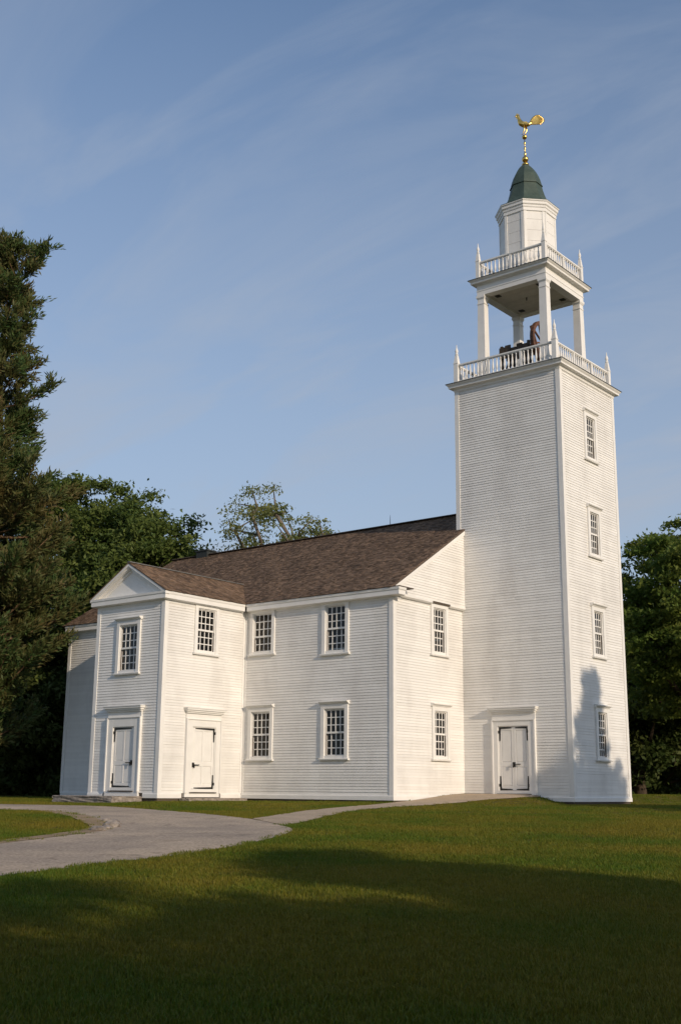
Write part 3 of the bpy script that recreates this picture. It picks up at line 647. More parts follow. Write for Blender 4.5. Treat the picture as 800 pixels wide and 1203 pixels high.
mb = MB(); mb.lathe((AX-.1, AY+.1, EB-.06), [(.01, 0), (.025, .03), (.012, .06), (.03, .115)], 6); mb.build('ceiling_hook', 'iron', church)
mb = MB(); mb.frustum((AX, AY), eh+.255, eh+.24, EB+.576, EB+.60); mb.build('lantern_deck', 'lip', church)
UZ = EB+.60
balustrade(1.37, UZ, 2, 7, .15, 20.15)

# ------------------------------------------------------------------ lantern, dome, weathervane
LX, LY = AX-.02, AY+.03; LR = 1.05; LZ0, LZ1 = UZ, 21.22
octo = lambda r: [(LX+r*math.cos(R(22.5+45*k)), LY+r*math.sin(R(22.5+45*k))) for k in range(8)]
mb = MB(); mb.lathe((LX, LY, 0), [(LR-.02, LZ0), (LR-.02, LZ1)], 8, R(22.5)); lant = mb.build('lantern', 'backing', church)
ap = (LR-.02)*math.cos(R(22.5)); fw_ = (LR-.02)*math.sin(R(22.5))*2
for k in range(8):
    an = R(45*k); n_ = Vector((math.cos(an), math.sin(an), 0)); u_ = Vector((-math.sin(an), math.cos(an), 0)); w = Wall(Vector((LX, LY, 0))+n_*ap, u_, n_)
    mb = MB(); w.box(mb, -fw_/2, -fw_/2+.10, LZ0, LZ1, .001, .03); w.box(mb, fw_/2-.10, fw_/2, LZ0, LZ1, .001, .03); mb.build('corner_board', 'trim', lant)
    nb_ = 6
    for j in range(nb_):
        z0 = LZ0+(LZ1-LZ0)*j/nb_; z1 = LZ0+(LZ1-LZ0)*(j+1)/nb_
        mb = MB(); w.prism(mb, -fw_/2+.101, fw_/2-.101, [(.001, z0+.003), (.014+.002*(j % 2), z0+.003), (.012, z1-.003), (.001, z1-.003)]); mb.build('plank', 'white', lant)
cornice_path(octo(LR), [(-.05, 21.12), (.03, 21.12), (.03, 21.24), (.05, 21.255), (.06, 21.29), (.06, 21.33), (.10, 21.37), (.105, 21.46), (.135, 21.49), (.14, 21.52), (-.05, 21.52)], True, lant)
dome_prof = [(LR+.15, 21.521), (LR+.15, 21.545), (1.05, 21.60), (.93, 21.70), (.83, 21.83), (.745, 22.0), (.68, 22.18), (.63, 22.36), (.592, 22.53)]
mb = MB(); mb.lathe((LX, LY, 0), dome_prof, 8, R(22.5)); dome = mb.build('dome', 'copper', church)
mb = MB(); mb.lathe((LX, LY, 0), [(.592, 22.531), (.625, 22.535), (.625, 22.565), (.60, 22.575)], 8, R(22.5)); mb.build('band', 'copper', dome)
mb = MB(); mb.lathe((LX, LY, 0), [(.598, 22.576), (.575, 22.68), (.535, 22.83), (.475, 23.0), (.405, 23.14), (.32, 23.28), (.235, 23.39), (.15, 23.47), (.08, 23.51)], 8, R(22.5)); mb.build('cap', 'copper', dome)
mb = MB(); mb.lathe((LX, LY, 0), [(.02, 23.44), (.015, 23.9), (.014, 24.80)], 8); vane = mb.build('weathervane', 'iron', church)
mb = MB(); mb.lathe((LX, LY, 0), [(.13, 23.49), (.14, 23.53), (.11, 23.58), (.05, 23.61), (.05, 23.64)], 14); mb.build('collar', 'gold', vane, True)
def ball(name, z, r, n=14):
    mb = MB(); mb.lathe((LX, LY, z), [(r*math.sin(math.pi*k/10)+.002, -r*math.cos(math.pi*k/10)) for k in range(11)], n); return mb.build(name, 'gold', vane, True)
ball('ball', 23.755, .125); ball('upper_ball', 24.70, .095)
mb = MB(); mb.lathe((LX, LY, 23.88), [(.045, 0), (.03, .06), (.055, .10), (.03, .15), (.022, .28), (.05, .33), (.02, .40), (.018, .50), (.05, .55), (.03, .60), (.016, .66)], 10); mb.build('spindle', 'gold', vane, True)
# rooster facing left, broadside to the lawn; g(s, z, t): s to the right
ra = R(-54); sd2 = Vector((math.cos(ra), math.sin(ra), 0)); th2 = Vector((-math.sin(ra), math.cos(ra), 0)); RO = Vector((LX, LY, 0))
g = lambda s, z, t=0: RO+sd2*s+th2*t+Vector((0, 0, z))
def loft(name, secs, m='gold', n=12):
    # sections: (s, z, half-height along normal, half-thickness)
    mb = MB(); vs = []; k = len(secs)
    for i, (s, z, hh, tt) in enumerate(secs):
        a, b = secs[max(i-1, 0)], secs[min(i+1, k-1)]; d = Vector((b[0]-a[0], b[1]-a[1])).normalized(); nn = Vector((-d.y, d.x))
        for j in range(n):
            an = 2*math.pi*j/n; vs.append(g(s+nn.x*hh*math.cos(an), z+nn.y*hh*math.cos(an), tt*math.sin(an)))
    fs = [(i*n+j, i*n+(j+1) % n, (i+1)*n+(j+1) % n, (i+1)*n+j) for i in range(k-1) for j in range(n)]+[tuple(range(n)), tuple((k-1)*n+j for j in range(n))]
    mb.poly(vs, fs); return mb.build(name, m, vane, True)
loft('rooster_body', [(-.305, 25.57, .012, .012), (-.285, 25.585, .045, .035), (-.25, 25.59, .06, .045), (-.215, 25.55, .06, .045), (-.19, 25.47, .065, .05), (-.165, 25.38, .085, .065), (-.12, 25.29, .115, .085), (-.03, 25.23, .115, .095), (.07, 25.22, .095, .085), (.17, 25.235, .07, .06), (.25, 25.29, .055, .04), (.31, 25.36, .03, .02)])
loft('beak', [(-.29, 25.585, .028, .022), (-.33, 25.578, .018, .014), (-.365, 25.56, .004, .004)])
mb = MB()
for s, z, hgt, dd in ((-.295, 25.62, .04, -.02), (-.27, 25.64, .075, -.012), (-.24, 25.645, .085, .0), (-.21, 25.63, .075, .02), (-.19, 25.60, .05, .03)):
    mb.hexa([g(s-.022, z, -.008), g(s+.022, z, -.008), g(s+.022, z, .008), g(s-.022, z, .008), g(s+dd-.004, z+hgt, -.004), g(s+dd+.004, z+hgt, -.004), g(s+dd+.004, z+hgt, .004), g(s+dd-.004, z+hgt, .004)])
mb.build('comb', 'gold', vane); mb = MB()
mb.hexa([g(-.30, 25.555, -.008), g(-.262, 25.545, -.008), g(-.262, 25.545, .008), g(-.30, 25.555, .008), g(-.30, 25.49, -.005), g(-.275, 25.48, -.005), g(-.275, 25.48, .005), g(-.30, 25.49, .005)])
mb.build('wattle', 'gold', vane)
for i in range(8):
    f = i/7; end = (.62+.20*math.sin(f*2.6)-.05*f, 25.66-.42*f); c1 = (.36-.02*f, 25.62-.34*f); st = (.20, 25.27-.03*f)
    secs = []
    for k in range(9):
        t = k/8; s = (1-t)**2*st[0]+2*t*(1-t)*c1[0]+t*t*end[0]; z = (1-t)**2*st[1]+2*t*(1-t)*c1[1]+t*t*end[1]
        z -= .05*max(0, t-.7)/.3*(1-f)
        secs.append((s, z, (.018+.026*math.sin(math.pi*min(1, t*1.05))), .013))
    loft('tail_feather', secs, n=8)
for s0, s1, tt in ((-.03, -.06, -.035), (.07, .02, .035)):
    mb = MB(); mb.tube([g(s0, 25.16, tt), g(s0+.03, 25.02, tt), g(s1, 24.81, tt*.7), g(s1-.06, 24.795, tt*.7)], [.045, .028, .014, .008], 8); mb.build('leg', 'gold', vane, True)
mb = MB()
for tt in (-1, 1):
    mb.hexa([g(-.10, 25.30, tt*.075), g(.02, 25.19, tt*.085), g(.20, 25.20, tt*.075), g(.08, 25.31, tt*.08), g(-.10, 25.30, tt*.09), g(.02, 25.19, tt*.105), g(.20, 25.20, tt*.085), g(.08, 25.31, tt*.095)])
mb.build('wing', 'gold', vane)

# ------------------------------------------------------------------ church bell in its frame
BZ = 14.595
bell = empty('church_bell', (AX, AY, BZ)); tag(bell, 'bronze bell with red-brown wheel on dark timber frame inside the belfry', 'bell')
def bb(name, m, mb, smooth=False):
    o = mb.build(name, m, bell, smooth); o.location = (-AX, -AY, -BZ); return o
bc = (AX-.15, AY+.15)
for s in (-1, 1):
    mb = MB(); y = bc[1]+s*.62
    mb.bar((bc[0]-.85, y, BZ+.07), (bc[0]+.85, y, BZ+.07), .14, .14); mb.bar((bc[0]-.62, y, BZ+.14), (bc[0]-.09, y, BZ+1.12), .12, .12); mb.bar((bc[0]+.62, y, BZ+.14), (bc[0]+.09, y, BZ+1.12), .12, .12)
    mb.bar((bc[0]-.36, y, BZ+.60), (bc[0]+.36, y, BZ+.60), .09, .09); mb.bar((bc[0]-.26, y, BZ+1.16), (bc[0]+.26, y, BZ+1.16), .15, .12); bb('frame', 'darkwood', mb)
mb = MB(); mb.bar((bc[0], bc[1]-.72, BZ+1.30), (bc[0], bc[1]+.72, BZ+1.30), .17, .17); mb.bar((bc[0], bc[1]-.42, BZ+1.46), (bc[0], bc[1]+.42, BZ+1.46), .16, .15)
for k in range(6): mb.box((bc[0]-.09, bc[1]-.4+k*.15, BZ+1.53), (bc[0]+.09, bc[1]-.33+k*.15, BZ+1.60))
bb('yoke', 'darkwood', mb)
mb = MB(); mb.lathe((bc[0], bc[1], BZ+.28), [(.44, 0), (.455, .03), (.40, .12), (.33, .28), (.29, .48), (.27, .66), (.24, .76), (.14, .83), (.07, .85), (.07, .94)], 24); bb('bell_body', 'bronze', mb, True)
mb = MB(); wc = Vector((bc[0], bc[1]-.66, BZ+1.58)); WR = .72
ring = [wc+Vector((WR*math.cos(2*math.pi*k/28), 0, WR*math.sin(2*math.pi*k/28))) for k in range(29)]
for k in range(28): mb.bar(ring[k], ring[k+1], .13, .13)
for k in range(4):
    a = math.pi*k/4+.3; dv = Vector((math.cos(a), 0, math.sin(a)))*WR; mb.bar(wc-dv, wc+dv, .06, .05)
bb('wheel', 'redwood', mb)
mb = MB(); mb.bar((bc[0]-.60, bc[1]-.93, BZ+.6), (bc[0]-.50, bc[1]-.50, BZ+2.1), .08, .08); bb('brace', 'redwood', mb)
mb = MB()
for k in range(5): mb.box((bc[0]-.88, bc[1]-.56+k*.24, BZ+.95), (bc[0]-.83, bc[1]-.34+k*.24, BZ+(1.34, 1.40, 1.30, 1.43, 1.38)[k]))
mb.bar((bc[0]-.80, bc[1]-.66, BZ+1.15), (bc[0]-.80, bc[1]+.66, BZ+1.15), .07, .12)
for s in (-1, 1): mb.bar((bc[0]-.80, bc[1]+s*.55, BZ), (bc[0]-.80, bc[1]+s*.55, BZ+1.45), .09, .09)
bb('shutter', 'darkwood', mb)

# ------------------------------------------------------------------ trees
def at(u, d, v=932.0):
    D = F_+cR*((u-400)/FPX)+cU*((601.5-v)/FPX); k = d/(D.dot(fw)); return CAM+D*k
def quads_mesh(name, P, A, B, m, parent, tip=.0):
    # rhombic leaves: centre P, long axis A, short axis B (numpy n x 3)
    n = len(P); V = np.empty((n, 4, 3)); V[:, 0] = P-A; V[:, 1] = P-B; V[:, 2] = P+A; V[:, 3] = P+B
    me = bpy.data.meshes.new(name); me.vertices.add(4*n); me.vertices.foreach_set('co', V.reshape(-1).astype(np.float32))
    me.loops.add(4*n); me.loops.foreach_set('vertex_index', np.arange(4*n, dtype=np.int32)); me.polygons.add(n); me.polygons.foreach_set('loop_start', np.arange(0, 4*n, 4, dtype=np.int32))
    me.polygons.foreach_set('loop_total', np.full(n, 4, dtype=np.int32)); me.materials.append(M[m]); me.update(calc_edges=True)
    o = bpy.data.objects.new(name, me); COL.objects.link(o); o.parent = parent; return o
def unit(a): return a/np.maximum(np.linalg.norm(a, axis=1, keepdims=True), 1e-9)
def rvec(r, n): return unit(r.normal(size=(n, 3)))
def skeleton(r, base_pts, clumps, r0, gap=1.2):
    # greedy branching: every clump grows from the nearest lower node
    nodes = [Vector(p) for p in base_pts]; par = [i-1 for i in range(len(nodes))]; ends = []
    top = nodes[-1]
    order = sorted(range(len(clumps)), key=lambda i: min((Vector(clumps[i])-n).length for n in nodes))
    for i in order:
        c = Vector(clumps[i]); best = None
        for k, n in enumerate(nodes):
            if k < max(1, len(base_pts)//3): continue
            d = (c-n).length; dz = (c.z-n.z); cost = d+(1.6*max(0, .25*d-dz))
            if best is None or cost < best[0]: best = (cost, k)
        k = best[1]; a = nodes[k]; L = (c-a).length; m = max(1, int(L/gap)); prev = k
        for j in range(1, m+1):
            t = j/m; p = a.lerp(c, t)+Vector((r.normal(), r.normal(), r.normal()))*.10*gap*(1 if j < m else .3)+Vector((0, 0, -.10*L*math.sin(math.pi*t)))
            nodes.append(p); par.append(prev); prev = len(nodes)-1
        ends.append(prev)
    cnt = [0.0]*len(nodes)
    for e in ends: cnt[e] += 1
    for i in range(len(nodes)-1, 0, -1): cnt[par[i]] += cnt[i]
    return nodes, par, cnt
def tree_mesh(nodes, par, cnt, nbase, r0, m, parent, name='trunk', power=.5, rmin=.018):
    tot = max(cnt[0], 1); mb = MB(); rad = [max(rmin, r0*(c/tot)**power) for c in cnt]
    nb_ = nbase
    mb.tube([nodes[i] for i in range(nb_)], [rad[i]*(1.35 if i == 0 else 1) for i in range(nb_)], 9)
    kids = {}
    for i in range(nb_, len(nodes)): kids.setdefault(par[i], []).append(i)
    starts = [(par[i], i) for i in range(nb_, len(nodes)) if par[i] < nb_ or len(kids.get(par[i], [])) > 1 and max(kids[par[i]], key=lambda q: cnt[q]) != i]
    for a, b in starts:
        ch = [a, b]
        while ch[-1] in kids: ch.append(max(kids[ch[-1]], key=lambda q: cnt[q]))
        rr = [rad[b]]+[rad[i] for i in ch[1:]]; rr[-1] *= .5
        mb.tube([nodes[i] for i in ch], rr, 5)
    return mb.build(name, m, parent, True, fix=False)
def broadleaf(name, label, base, H, cr, z0, nclump, per, leaf, lm, seed, cat='tree', group=None, rc=(.55, 1.15), r0=.28, flat=.6, lean=(0, 0), shape=1.0, bark='bark', hollow=.35, extra=(), aspect=.45):
    r = np.random.default_rng(seed); T = empty(name, base); tag(T, label, cat, group)
    nb_ = 7; tp = [(lean[0]*(k/6)**1.5+r.normal()*.08*k/6*H*.1, lean[1]*(k/6)**1.5+r.normal()*.08*k/6*H*.1, (H*.66)*k/6) for k in range(nb_)]
    tp[0] = (0, 0, -.15)
    C = []; lobes = rvec(r, 7); la = r.uniform(.75, 1.15, 7)
    while len(C) < nclump:
        d = rvec(r, 1)[0]; rad = hollow+(1-hollow)*r.random()**.6
        amp = 1-.28+.28*max(np.dot(d, l)*a_ for l, a_ in zip(lobes, la))*1.3
        zz = (z0+H)/2+d[2]*rad*amp*(H-z0)/2*1.0
        if zz < z0 or zz > H*1.03: continue
        tz = (zz-z0)/(H-z0); wid = cr*(1 if shape == 1 else (math.sin(math.pi*min(1, max(.05, tz))**shape)))
        if shape == 1: wid = cr
        p = np.array([lean[0]+d[0]*rad*amp*wid, lean[1]+d[1]*rad*amp*wid, zz])
        if C and min(np.linalg.norm(p-q) for q in C) < rc[0]*.55: 
            if r.random() < .7: continue
        C.append(p)
    C += [np.array(e) for e in extra]
    nodes, par, cnt = skeleton(r, tp, C, r0); tree_mesh(nodes, par, cnt, nb_, r0, bark, T)
    Ps = []; 
    for p in C:
        R_ = r.uniform(*rc); n = int(per*(R_/np.mean(rc))**2); sub = r.integers(3, 6)
        cs = p+r.normal(size=(sub, 3))*R_*np.array([.5, .5, .3])
        pick = cs[r.integers(0, sub, n)]; Ps.append(pick+r.normal(size=(n, 3))*R_*.36*np.array([1, 1, flat]))
    P = np.concatenate(Ps); n = len(P)
    nrm = unit(rvec(r, n)*.9+np.array([0, 0, .75])); A = unit(np.cross(nrm, rvec(r, n))); B = np.cross(nrm, A); sz = leaf*r.uniform(.6, 1.3, (n, 1))
    quads_mesh('crown', P, A*sz, B*sz*aspect, lm, T)
    return T
def conifer(name, label, base, H, prof, lean, seed, nbr=170, dens=1.0, m='cedar', group=None, upsweep=.45, bark='bark_tan', r0=.3, z0=1.5, tuft=(.16, .34)):
    # prof(t, az) -> branch length at relative height t; lean(t) -> xy offset
    r = np.random.default_rng(seed); T = empty(name, base); tag(T, label, 'tree', group)
    nb_ = 12; tp = [(*lean(k/11), H*.97*k/11) for k in range(nb_)]; tp[0] = (tp[0][0], tp[0][1], -.15)
    mb = MB(); mb.tube(tp, [r0*(1-.92*k/11)*(1.25 if k == 0 else 1) for k in range(nb_)], 9)
    Ps = []; As = []; Bs = []
    for k in range(nbr):
        t = (z0/H)+(1-z0/H)*(k+r.random())/nbr; t = min(t, .995); az = r.uniform(0, 2*math.pi); L = prof(t, az)*r.uniform(.65, 1.12)
        if L < .15: L = .15
        lx, ly = lean(t); o_ = np.array([lx, ly, H*t*.97]); dh = np.array([math.cos(az), math.sin(az), 0.]); el = r.normal(upsweep, .16)
        npt = 5; pts = []
        for j in range(npt):
            q = j/(npt-1); pts.append(o_+dh*L*q*math.cos(el)+np.array([0, 0, L*(q*math.sin(el)*.6+.35*q*q*math.sin(el))-.04*L*math.sin(math.pi*q)]))
        mb.tube([Vector(p) for p in pts], [max(.012, .022*L*(1-.8*j/(npt-1))) for j in range(npt)], 4)
        nt_ = max(3, int(L*9*dens))
        for j in range(nt_):
            q = .18+.82*(j+r.random())/nt_; f = q*(npt-1); i0 = min(int(f), npt-2); c = pts[i0]*(1-(f-i0))+pts[i0+1]*(f-i0)
            side = rvec(r, 1)[0]; side[2] = abs(side[2])*.6; spread = (.10+.42*(1-q))*min(L, 2.2)*.55
            c = c+side*spread*r.random(); dirn = unit((dh*.8+side*.9+np.array([0, 0, .55]))[None])[0]
            k2 = int(26*dens); ln = r.uniform(tuft[0], tuft[1], (k2, 1)); d = unit(dirn+r.normal(size=(k2, 3))*.42); st = c+dirn*r.random((k2, 1))*.45+r.normal(size=(k2, 3))*.07
            A = d*ln*.5; Bv = unit(np.cross(d, rvec(r, k2)))*ln*.13
            Ps.append(st+A); As.append(A); Bs.append(Bv)
    mb.build('trunk', bark, T, True, fix=False)
    quads_mesh('crown', np.concatenate(Ps), np.concatenate(As), np.concatenate(Bs), m, T)
    return T
def gpos(u, d):
    p = at(u, d); return (p.x, p.y, gzf(p.x, p.y))
# tall cedar at the left edge
rx, ry = rt.x, rt.y
def lean1(t):
    s = -.75*t+(1.0*((t-.82)/.18)**1.6 if t > .82 else 0); return (rx*s, ry*s)
def prof1(t, az):
    right = math.cos(az)*rx+math.sin(az)*ry
    if t > .60: w = (1.95-.55*(t-.60)/.40)*(.72+.42*math.sin(t*47+az*1.7+1)**2)*min(1, ((1.0-t)/.05)**.6+.3)
    elif t > .545: w = 1.25
    else: w = 1.6+2.1*math.sin(math.pi*min(1, (t-.02)/.64))*(.75+.35*math.sin(t*60+az*2)**2)
    if t < .14: w *= .8
    return w*(1+.10*right)
b1 = gpos(-20, 46.0)
conifer('cedar_tree', 'tall dark cedar at the left edge with its leaning bronze-tinged top', b1, 23.2, prof1, lean1, 12, nbr=190, dens=1.25, r0=.36, z0=1.8, upsweep=.5, tuft=(.14, .30))
# trees behind the meetinghouse
def bl(u, d, vtop, **k):
    b = gpos(u, d); top = at(u, d, vtop).z; return b, top-b[2]
OAK = 'oaks behind the porch'
b, H = bl(88, 62, 560); broadleaf('oak_tree', 'dense oak between the cedar and the porch roof, the taller of two', b, H, 5.0, 3, 210, 620, .125, 'leaf', 21, group=OAK)
b, H = bl(158, 58, 590); broadleaf('oak_tree', 'rounded oak rising directly behind the porch pediment', b, H, 3.2, 4, 150, 620, .125, 'leaf', 22, group=OAK)
b, H = bl(306, 66, 578); perch = at(322, 66, 574.5); broadleaf('locust_tree', 'sparse pale locust tree with bare branches behind the long roof ridge', b, H, 3.6, H*.74, 36, 125, .10, 'leaf_pale', 23, r0=.27, rc=(.5, .95), flat=.35, lean=(rx*.3, ry*.3), hollow=.2, bark='bark_pale', extra=[(perch.x-b[0], perch.y-b[1], perch.z-b[2])])
b, H = bl(360, 68, 611); broadleaf('locust_tree', 'small locust crown just showing over the ridge beside the larger one', b, H, 2.3, H*.80, 20, 70, .12, 'leaf_pale', 24, r0=.22, rc=(.5, .8), flat=.35, hollow=.1, bark='bark_pale')
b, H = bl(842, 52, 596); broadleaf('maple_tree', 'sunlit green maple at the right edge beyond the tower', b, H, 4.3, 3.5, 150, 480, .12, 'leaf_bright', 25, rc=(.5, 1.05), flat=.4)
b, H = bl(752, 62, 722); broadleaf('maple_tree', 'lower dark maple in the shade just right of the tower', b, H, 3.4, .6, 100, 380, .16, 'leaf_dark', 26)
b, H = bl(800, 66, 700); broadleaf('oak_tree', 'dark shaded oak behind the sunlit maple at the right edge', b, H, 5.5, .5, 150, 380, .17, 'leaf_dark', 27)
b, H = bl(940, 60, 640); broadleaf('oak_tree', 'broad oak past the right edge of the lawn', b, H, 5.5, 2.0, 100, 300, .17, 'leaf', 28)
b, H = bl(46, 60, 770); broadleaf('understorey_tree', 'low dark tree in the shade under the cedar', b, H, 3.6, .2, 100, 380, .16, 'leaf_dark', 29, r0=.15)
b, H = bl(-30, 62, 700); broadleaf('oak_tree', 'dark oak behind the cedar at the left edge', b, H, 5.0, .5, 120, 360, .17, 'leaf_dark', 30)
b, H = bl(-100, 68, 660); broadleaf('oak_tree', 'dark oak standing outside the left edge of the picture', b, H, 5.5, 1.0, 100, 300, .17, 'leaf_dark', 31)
b, H = bl(214, 72, 660); broadleaf('oak_tree', 'oak whose top just clears the roof beside the chimney', b, H, 1.7, H*.6, 36, 300, .14, 'leaf', 32)
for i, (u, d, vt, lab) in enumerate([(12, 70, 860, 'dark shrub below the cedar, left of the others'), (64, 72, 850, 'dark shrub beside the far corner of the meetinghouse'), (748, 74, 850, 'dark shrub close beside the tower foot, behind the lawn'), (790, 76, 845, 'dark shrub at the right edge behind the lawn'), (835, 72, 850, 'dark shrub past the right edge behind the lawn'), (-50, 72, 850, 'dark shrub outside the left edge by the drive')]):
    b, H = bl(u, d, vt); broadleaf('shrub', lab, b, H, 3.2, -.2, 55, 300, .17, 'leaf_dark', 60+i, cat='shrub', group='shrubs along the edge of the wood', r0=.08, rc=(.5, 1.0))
# trees standing out of view, whose shadows fall on the lawn and the tower
sh = Vector((-sun_from.x, -sun_from.y)).normalized(); pp = Vector((sh.y, -sh.x))
def off(c, a, H):
    x = c*pp.x+a*sh.x; y = c*pp.y+a*sh.y; return (x, y, gzf(x, y)), H
b, H = off(-19.4, -45, 13.2); broadleaf('oak_tree', 'tall slender oak on the near side of the lawn, outside the picture', b, H, 1.7, 4.5, 70, 420, .20, 'leaf', 41, lean=(pp.x*.9, pp.y*.9), rc=(.5, .9))
for c, a, H0, rad, lab in ((-23.1, -45, 11.4, 2.7, 'oak beside the slender one on the near side of the lawn, outside the picture'), (-26.0, -47, 12.3, 2.7, 'narrow oak between two broad ones on the near side of the lawn, outside the picture'), (-29, -44.5, 11.6, 3.2, 'second broad oak on the near side of the lawn, outside the picture'), (-36, -45, 11.4, 4.2, 'third broad oak on the near side of the lawn, outside the picture'), (-45, -46, 12.5, 5.0, 'farthest broad oak on the near side of the lawn, outside the picture'),
                             (-24.5, -36, 6.4, 3.0, 'low bushy oak in front of the near oaks, outside the picture'), (-31, -35, 6.6, 3.6, 'low bushy oak behind the camera, outside the picture'), (-27.5, -39, 8.2, 3.6, 'middling bushy oak between the near oaks, outside the picture'), (-34, -39, 8.6, 4.0, 'middling bushy oak left of the other near oaks, outside the picture'), (-21.4, -40, 8.2, 2.0, 'middling bushy oak nearest the slender one, outside the picture')):
    b, H = off(c, a, H0); broadleaf('oak_tree', lab, b, H, rad, H0*.12, int(70+rad*14), 460, .20, 'leaf', int(42-c), group='oaks on the near side of the lawn')
for c, a, lab in ((-33.5, -33, 'spreading oak added close behind the camera, outside the picture, to block sky light'), (-41, -24, 'spreading oak added left of the camera, outside the picture, to block sky light')):
    b, H = off(c, a, 15.5); broadleaf('oak_tree', lab, b, H, 5.2, 3.5, 150, 420, .22, 'leaf', int(90-c), group='oaks on the near side of the lawn')  # unseen oaks, added to keep sky light off the shaded lawn
cx_, cy_ = 1.4+24*-sh.x, -24*sh.y
conifer('cedar_tree', 'pointed cedar outside the picture on the right that shades the tower foot', (cx_, cy_, gzf(cx_, cy_)), 13.5, lambda t, az: 5.7*(1-t)**.95*(.80+.3*math.sin(t*47)), lambda t: (0, 0), 51, nbr=330, dens=1.1, r0=.2, z0=.6)

# bird on the locust
p = perch+Vector((0, 0, .03)); bird = MB(); 
bird.lathe((0, 0, 0), [(.004, -.01), (.045, .03), (.06, .09), (.05, .15), (.03, .19), (.035, .22), (.03, .255), (.006, .275)], 8)
bird.hexa([(.03, -.02, .06), (.05, -.02, .03), (.05, .02, .03), (.03, .02, .06), (.14, -.025, -.07), (.145, -.025, -.085), (.145, .025, -.085), (.14, .025, -.07)])
bo = bird.build('bird', 'feather', None, True); bo.location = p; tag(bo, 'small dark bird perched on the top twig of the pale locust', 'bird')
STL = ['rough stone at the tip of the grass island rim, second from the far end', 'rough stone on the rounded tip of the island rim, third from the far end', 'largest rough stone on the island rim', 'smallest stone on the near side of the island rim', 'nearest rough stone on the island rim', 'farthest small stone on the island rim, toward the porch']
# edge stones on the rim of the grass island
for i, (x, y, r_) in enumerate([(-17.75, .95, .13), (-18.0, .62, .11), (-18.35, .30, .14), (-18.75, -.02, .10), (-19.15, -.25, .12), (-17.35, 1.6, .10)]):
    bm = bmesh.new(); bmesh.ops.create_icosphere(bm, subdivisions=2, radius=1); rr = random.Random(i)
    for v in bm.verts: v.co = Vector((v.co.x*r_*1.3, v.co.y*r_, v.co.z*r_*.6))*(1+rr.uniform(-.13, .13))
    me = bpy.data.meshes.new('edge_stone'); bm.to_mesh(me); bm.free(); me.materials.append(M['granite']); o = bpy.data.objects.new('edge_stone', me); COL.objects.link(o); o.location = (x, y, gzf(x, y)+r_*.22); o.rotation_euler = (0, 0, i*1.3)
    tag(o, STL[i], 'stone', 'stones on the island rim')

# ------------------------------------------------------------------ grass
def clump(seed, n, rad, hmin, hmax):
    r = np.random.default_rng(seed); mb = MB()
    for k in range(n):
        a = r.uniform(0, 2*math.pi); q = rad*math.sqrt(r.random()); x, y = q*math.cos(a), q*math.sin(a); h = r.uniform(hmin, hmax); b = r.uniform(0, 2*math.pi); ln = r.uniform(.2, .75)*h; w = r.uniform(.0025, .0045)
        dx_, dy_ = math.cos(b), math.sin(b); px, py = -dy_*w, dx_*w
        mb.poly([(x-px, y-py, -.01), (x+px, y+py, -.01), (x+dx_*ln*.45+px*.8, y+dy_*ln*.45+py*.8, h*.62), (x+dx_*ln*.45-px*.8, y+dy_*ln*.45-py*.8, h*.62), (x+dx_*ln, y+dy_*ln, h)], [(0, 1, 2, 3), (3, 2, 4)])
    me = bpy.data.meshes.new('grass_tuft'); me.from_pydata(mb.v, [], mb.f); me.materials.append(M['grass']); return bpy.data.objects.new('grass_tuft', me)
tufts = bpy.data.collections.new('grass_tufts')
for i in range(5): tufts.objects.link(clump(100+i, 42, .12, .018, .046))
dpoly = [(p.x, p.y) for p in drive]; Pts = []
def scatter(d0, d1, dens, spread=.62):
    n = int(dens*spread*(d1*d1-d0*d0)); d = np.sqrt(rng.uniform(d0*d0, d1*d1, n)); l = rng.uniform(-spread, spread, n)*d
    x = CAM.x+fw.x*d+rt.x*l; y = CAM.y+fw.y*d+rt.y*l; return x, y
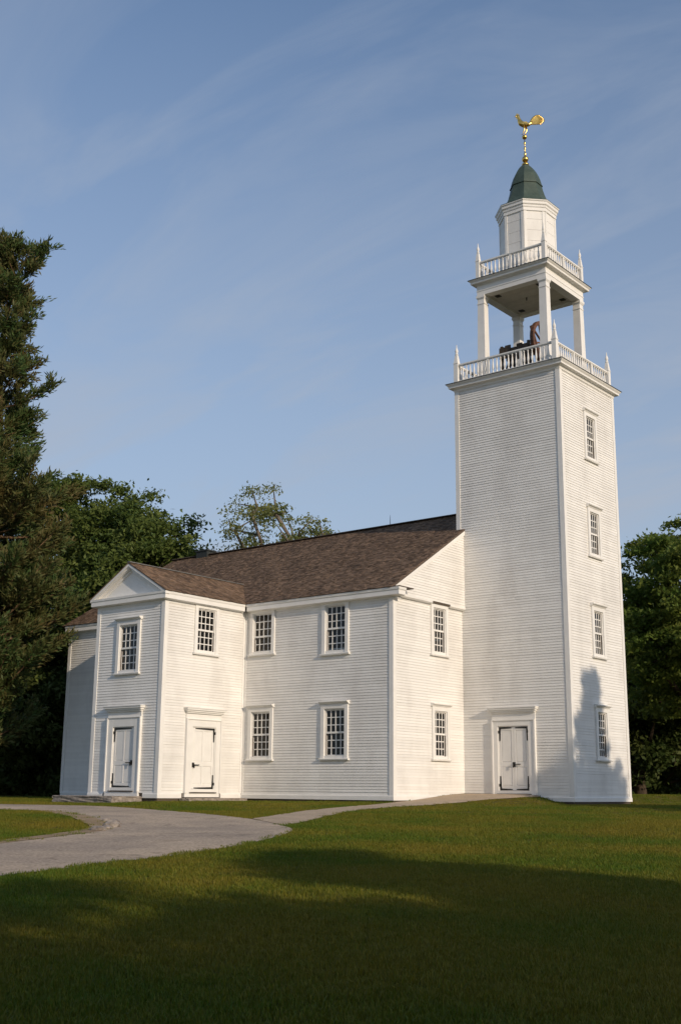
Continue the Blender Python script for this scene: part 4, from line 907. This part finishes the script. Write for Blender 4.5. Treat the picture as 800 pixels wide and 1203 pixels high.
for d0, d1, dn in ((5.5, 12, 230), (12, 20, 130), (20, 30, 75), (30, 52, 32)):
    x, y = scatter(d0, d1, dn)
    ex, ey = rng.normal(0, .05, len(x)), rng.normal(0, .05, len(x))
    k = ~inside(x+ex, y+ey, dpoly) & ~inside(x+ex, y+ey, path_pts) & ~((inside(x, y, isl)) & (rng.random(len(x)) < .85))
    k &= ~((x > -.05) & (x < TX+.05) & (y > -.05) & (y < TY)) & ~((x > NX-.05) & (y > GY-.05) & (y < NY2+.1) & (x < NX2)) & ~((x > PX-.05) & (x < NX) & (y > PY1-.05) & (y < PY2+.05))
    k &= ~((x > -9.2) & (x < PX) & (y > 10.95) & (y < 13.95)) & ~((x > -7) & (x < -4.2) & (y > 9.8) & (y < PY1))
    Pts.append(np.stack([x[k], y[k], gz(x[k], y[k])], 1))
Pts = np.concatenate(Pts)
me = bpy.data.meshes.new('grass'); me.vertices.add(len(Pts)); me.vertices.foreach_set('co', Pts.reshape(-1).astype(np.float32)); me.update()
grass = bpy.data.objects.new('grass', me); COL.objects.link(grass); tag(grass, 'short green and straw-brown mown grass covering the lawn', 'grass', kind='stuff')
ng_ = bpy.data.node_groups.new('grass_scatter', 'GeometryNodeTree'); ng_.interface.new_socket('Geometry', in_out='INPUT', socket_type='NodeSocketGeometry'); ng_.interface.new_socket('Geometry', in_out='OUTPUT', socket_type='NodeSocketGeometry')
gi = ng_.nodes.new('NodeGroupInput'); go = ng_.nodes.new('NodeGroupOutput'); m2p = ng_.nodes.new('GeometryNodeMeshToPoints'); iop = ng_.nodes.new('GeometryNodeInstanceOnPoints'); ci = ng_.nodes.new('GeometryNodeCollectionInfo')
ci.inputs['Collection'].default_value = tufts; ci.inputs['Separate Children'].default_value = True; ci.inputs['Reset Children'].default_value = True
rv = ng_.nodes.new('FunctionNodeRandomValue'); rv.data_type = 'FLOAT_VECTOR'; rv.inputs[0].default_value = (-.1, -.1, 0); rv.inputs[1].default_value = (.1, .1, 6.28)
rs = ng_.nodes.new('FunctionNodeRandomValue'); rs.data_type = 'FLOAT'; rs.inputs[2].default_value = .7; rs.inputs[3].default_value = 1.35; rs.inputs['Seed'].default_value = 4
iop.inputs['Pick Instance'].default_value = True
lk = ng_.links.new; lk(gi.outputs[0], m2p.inputs[0]); lk(m2p.outputs[0], iop.inputs['Points']); lk(ci.outputs[0], iop.inputs['Instance']); lk(rv.outputs[0], iop.inputs['Rotation']); lk(rs.outputs[1], iop.inputs['Scale']); lk(iop.outputs[0], go.inputs[0])
md = grass.modifiers.new('scatter', 'NODES'); md.node_group = ng_
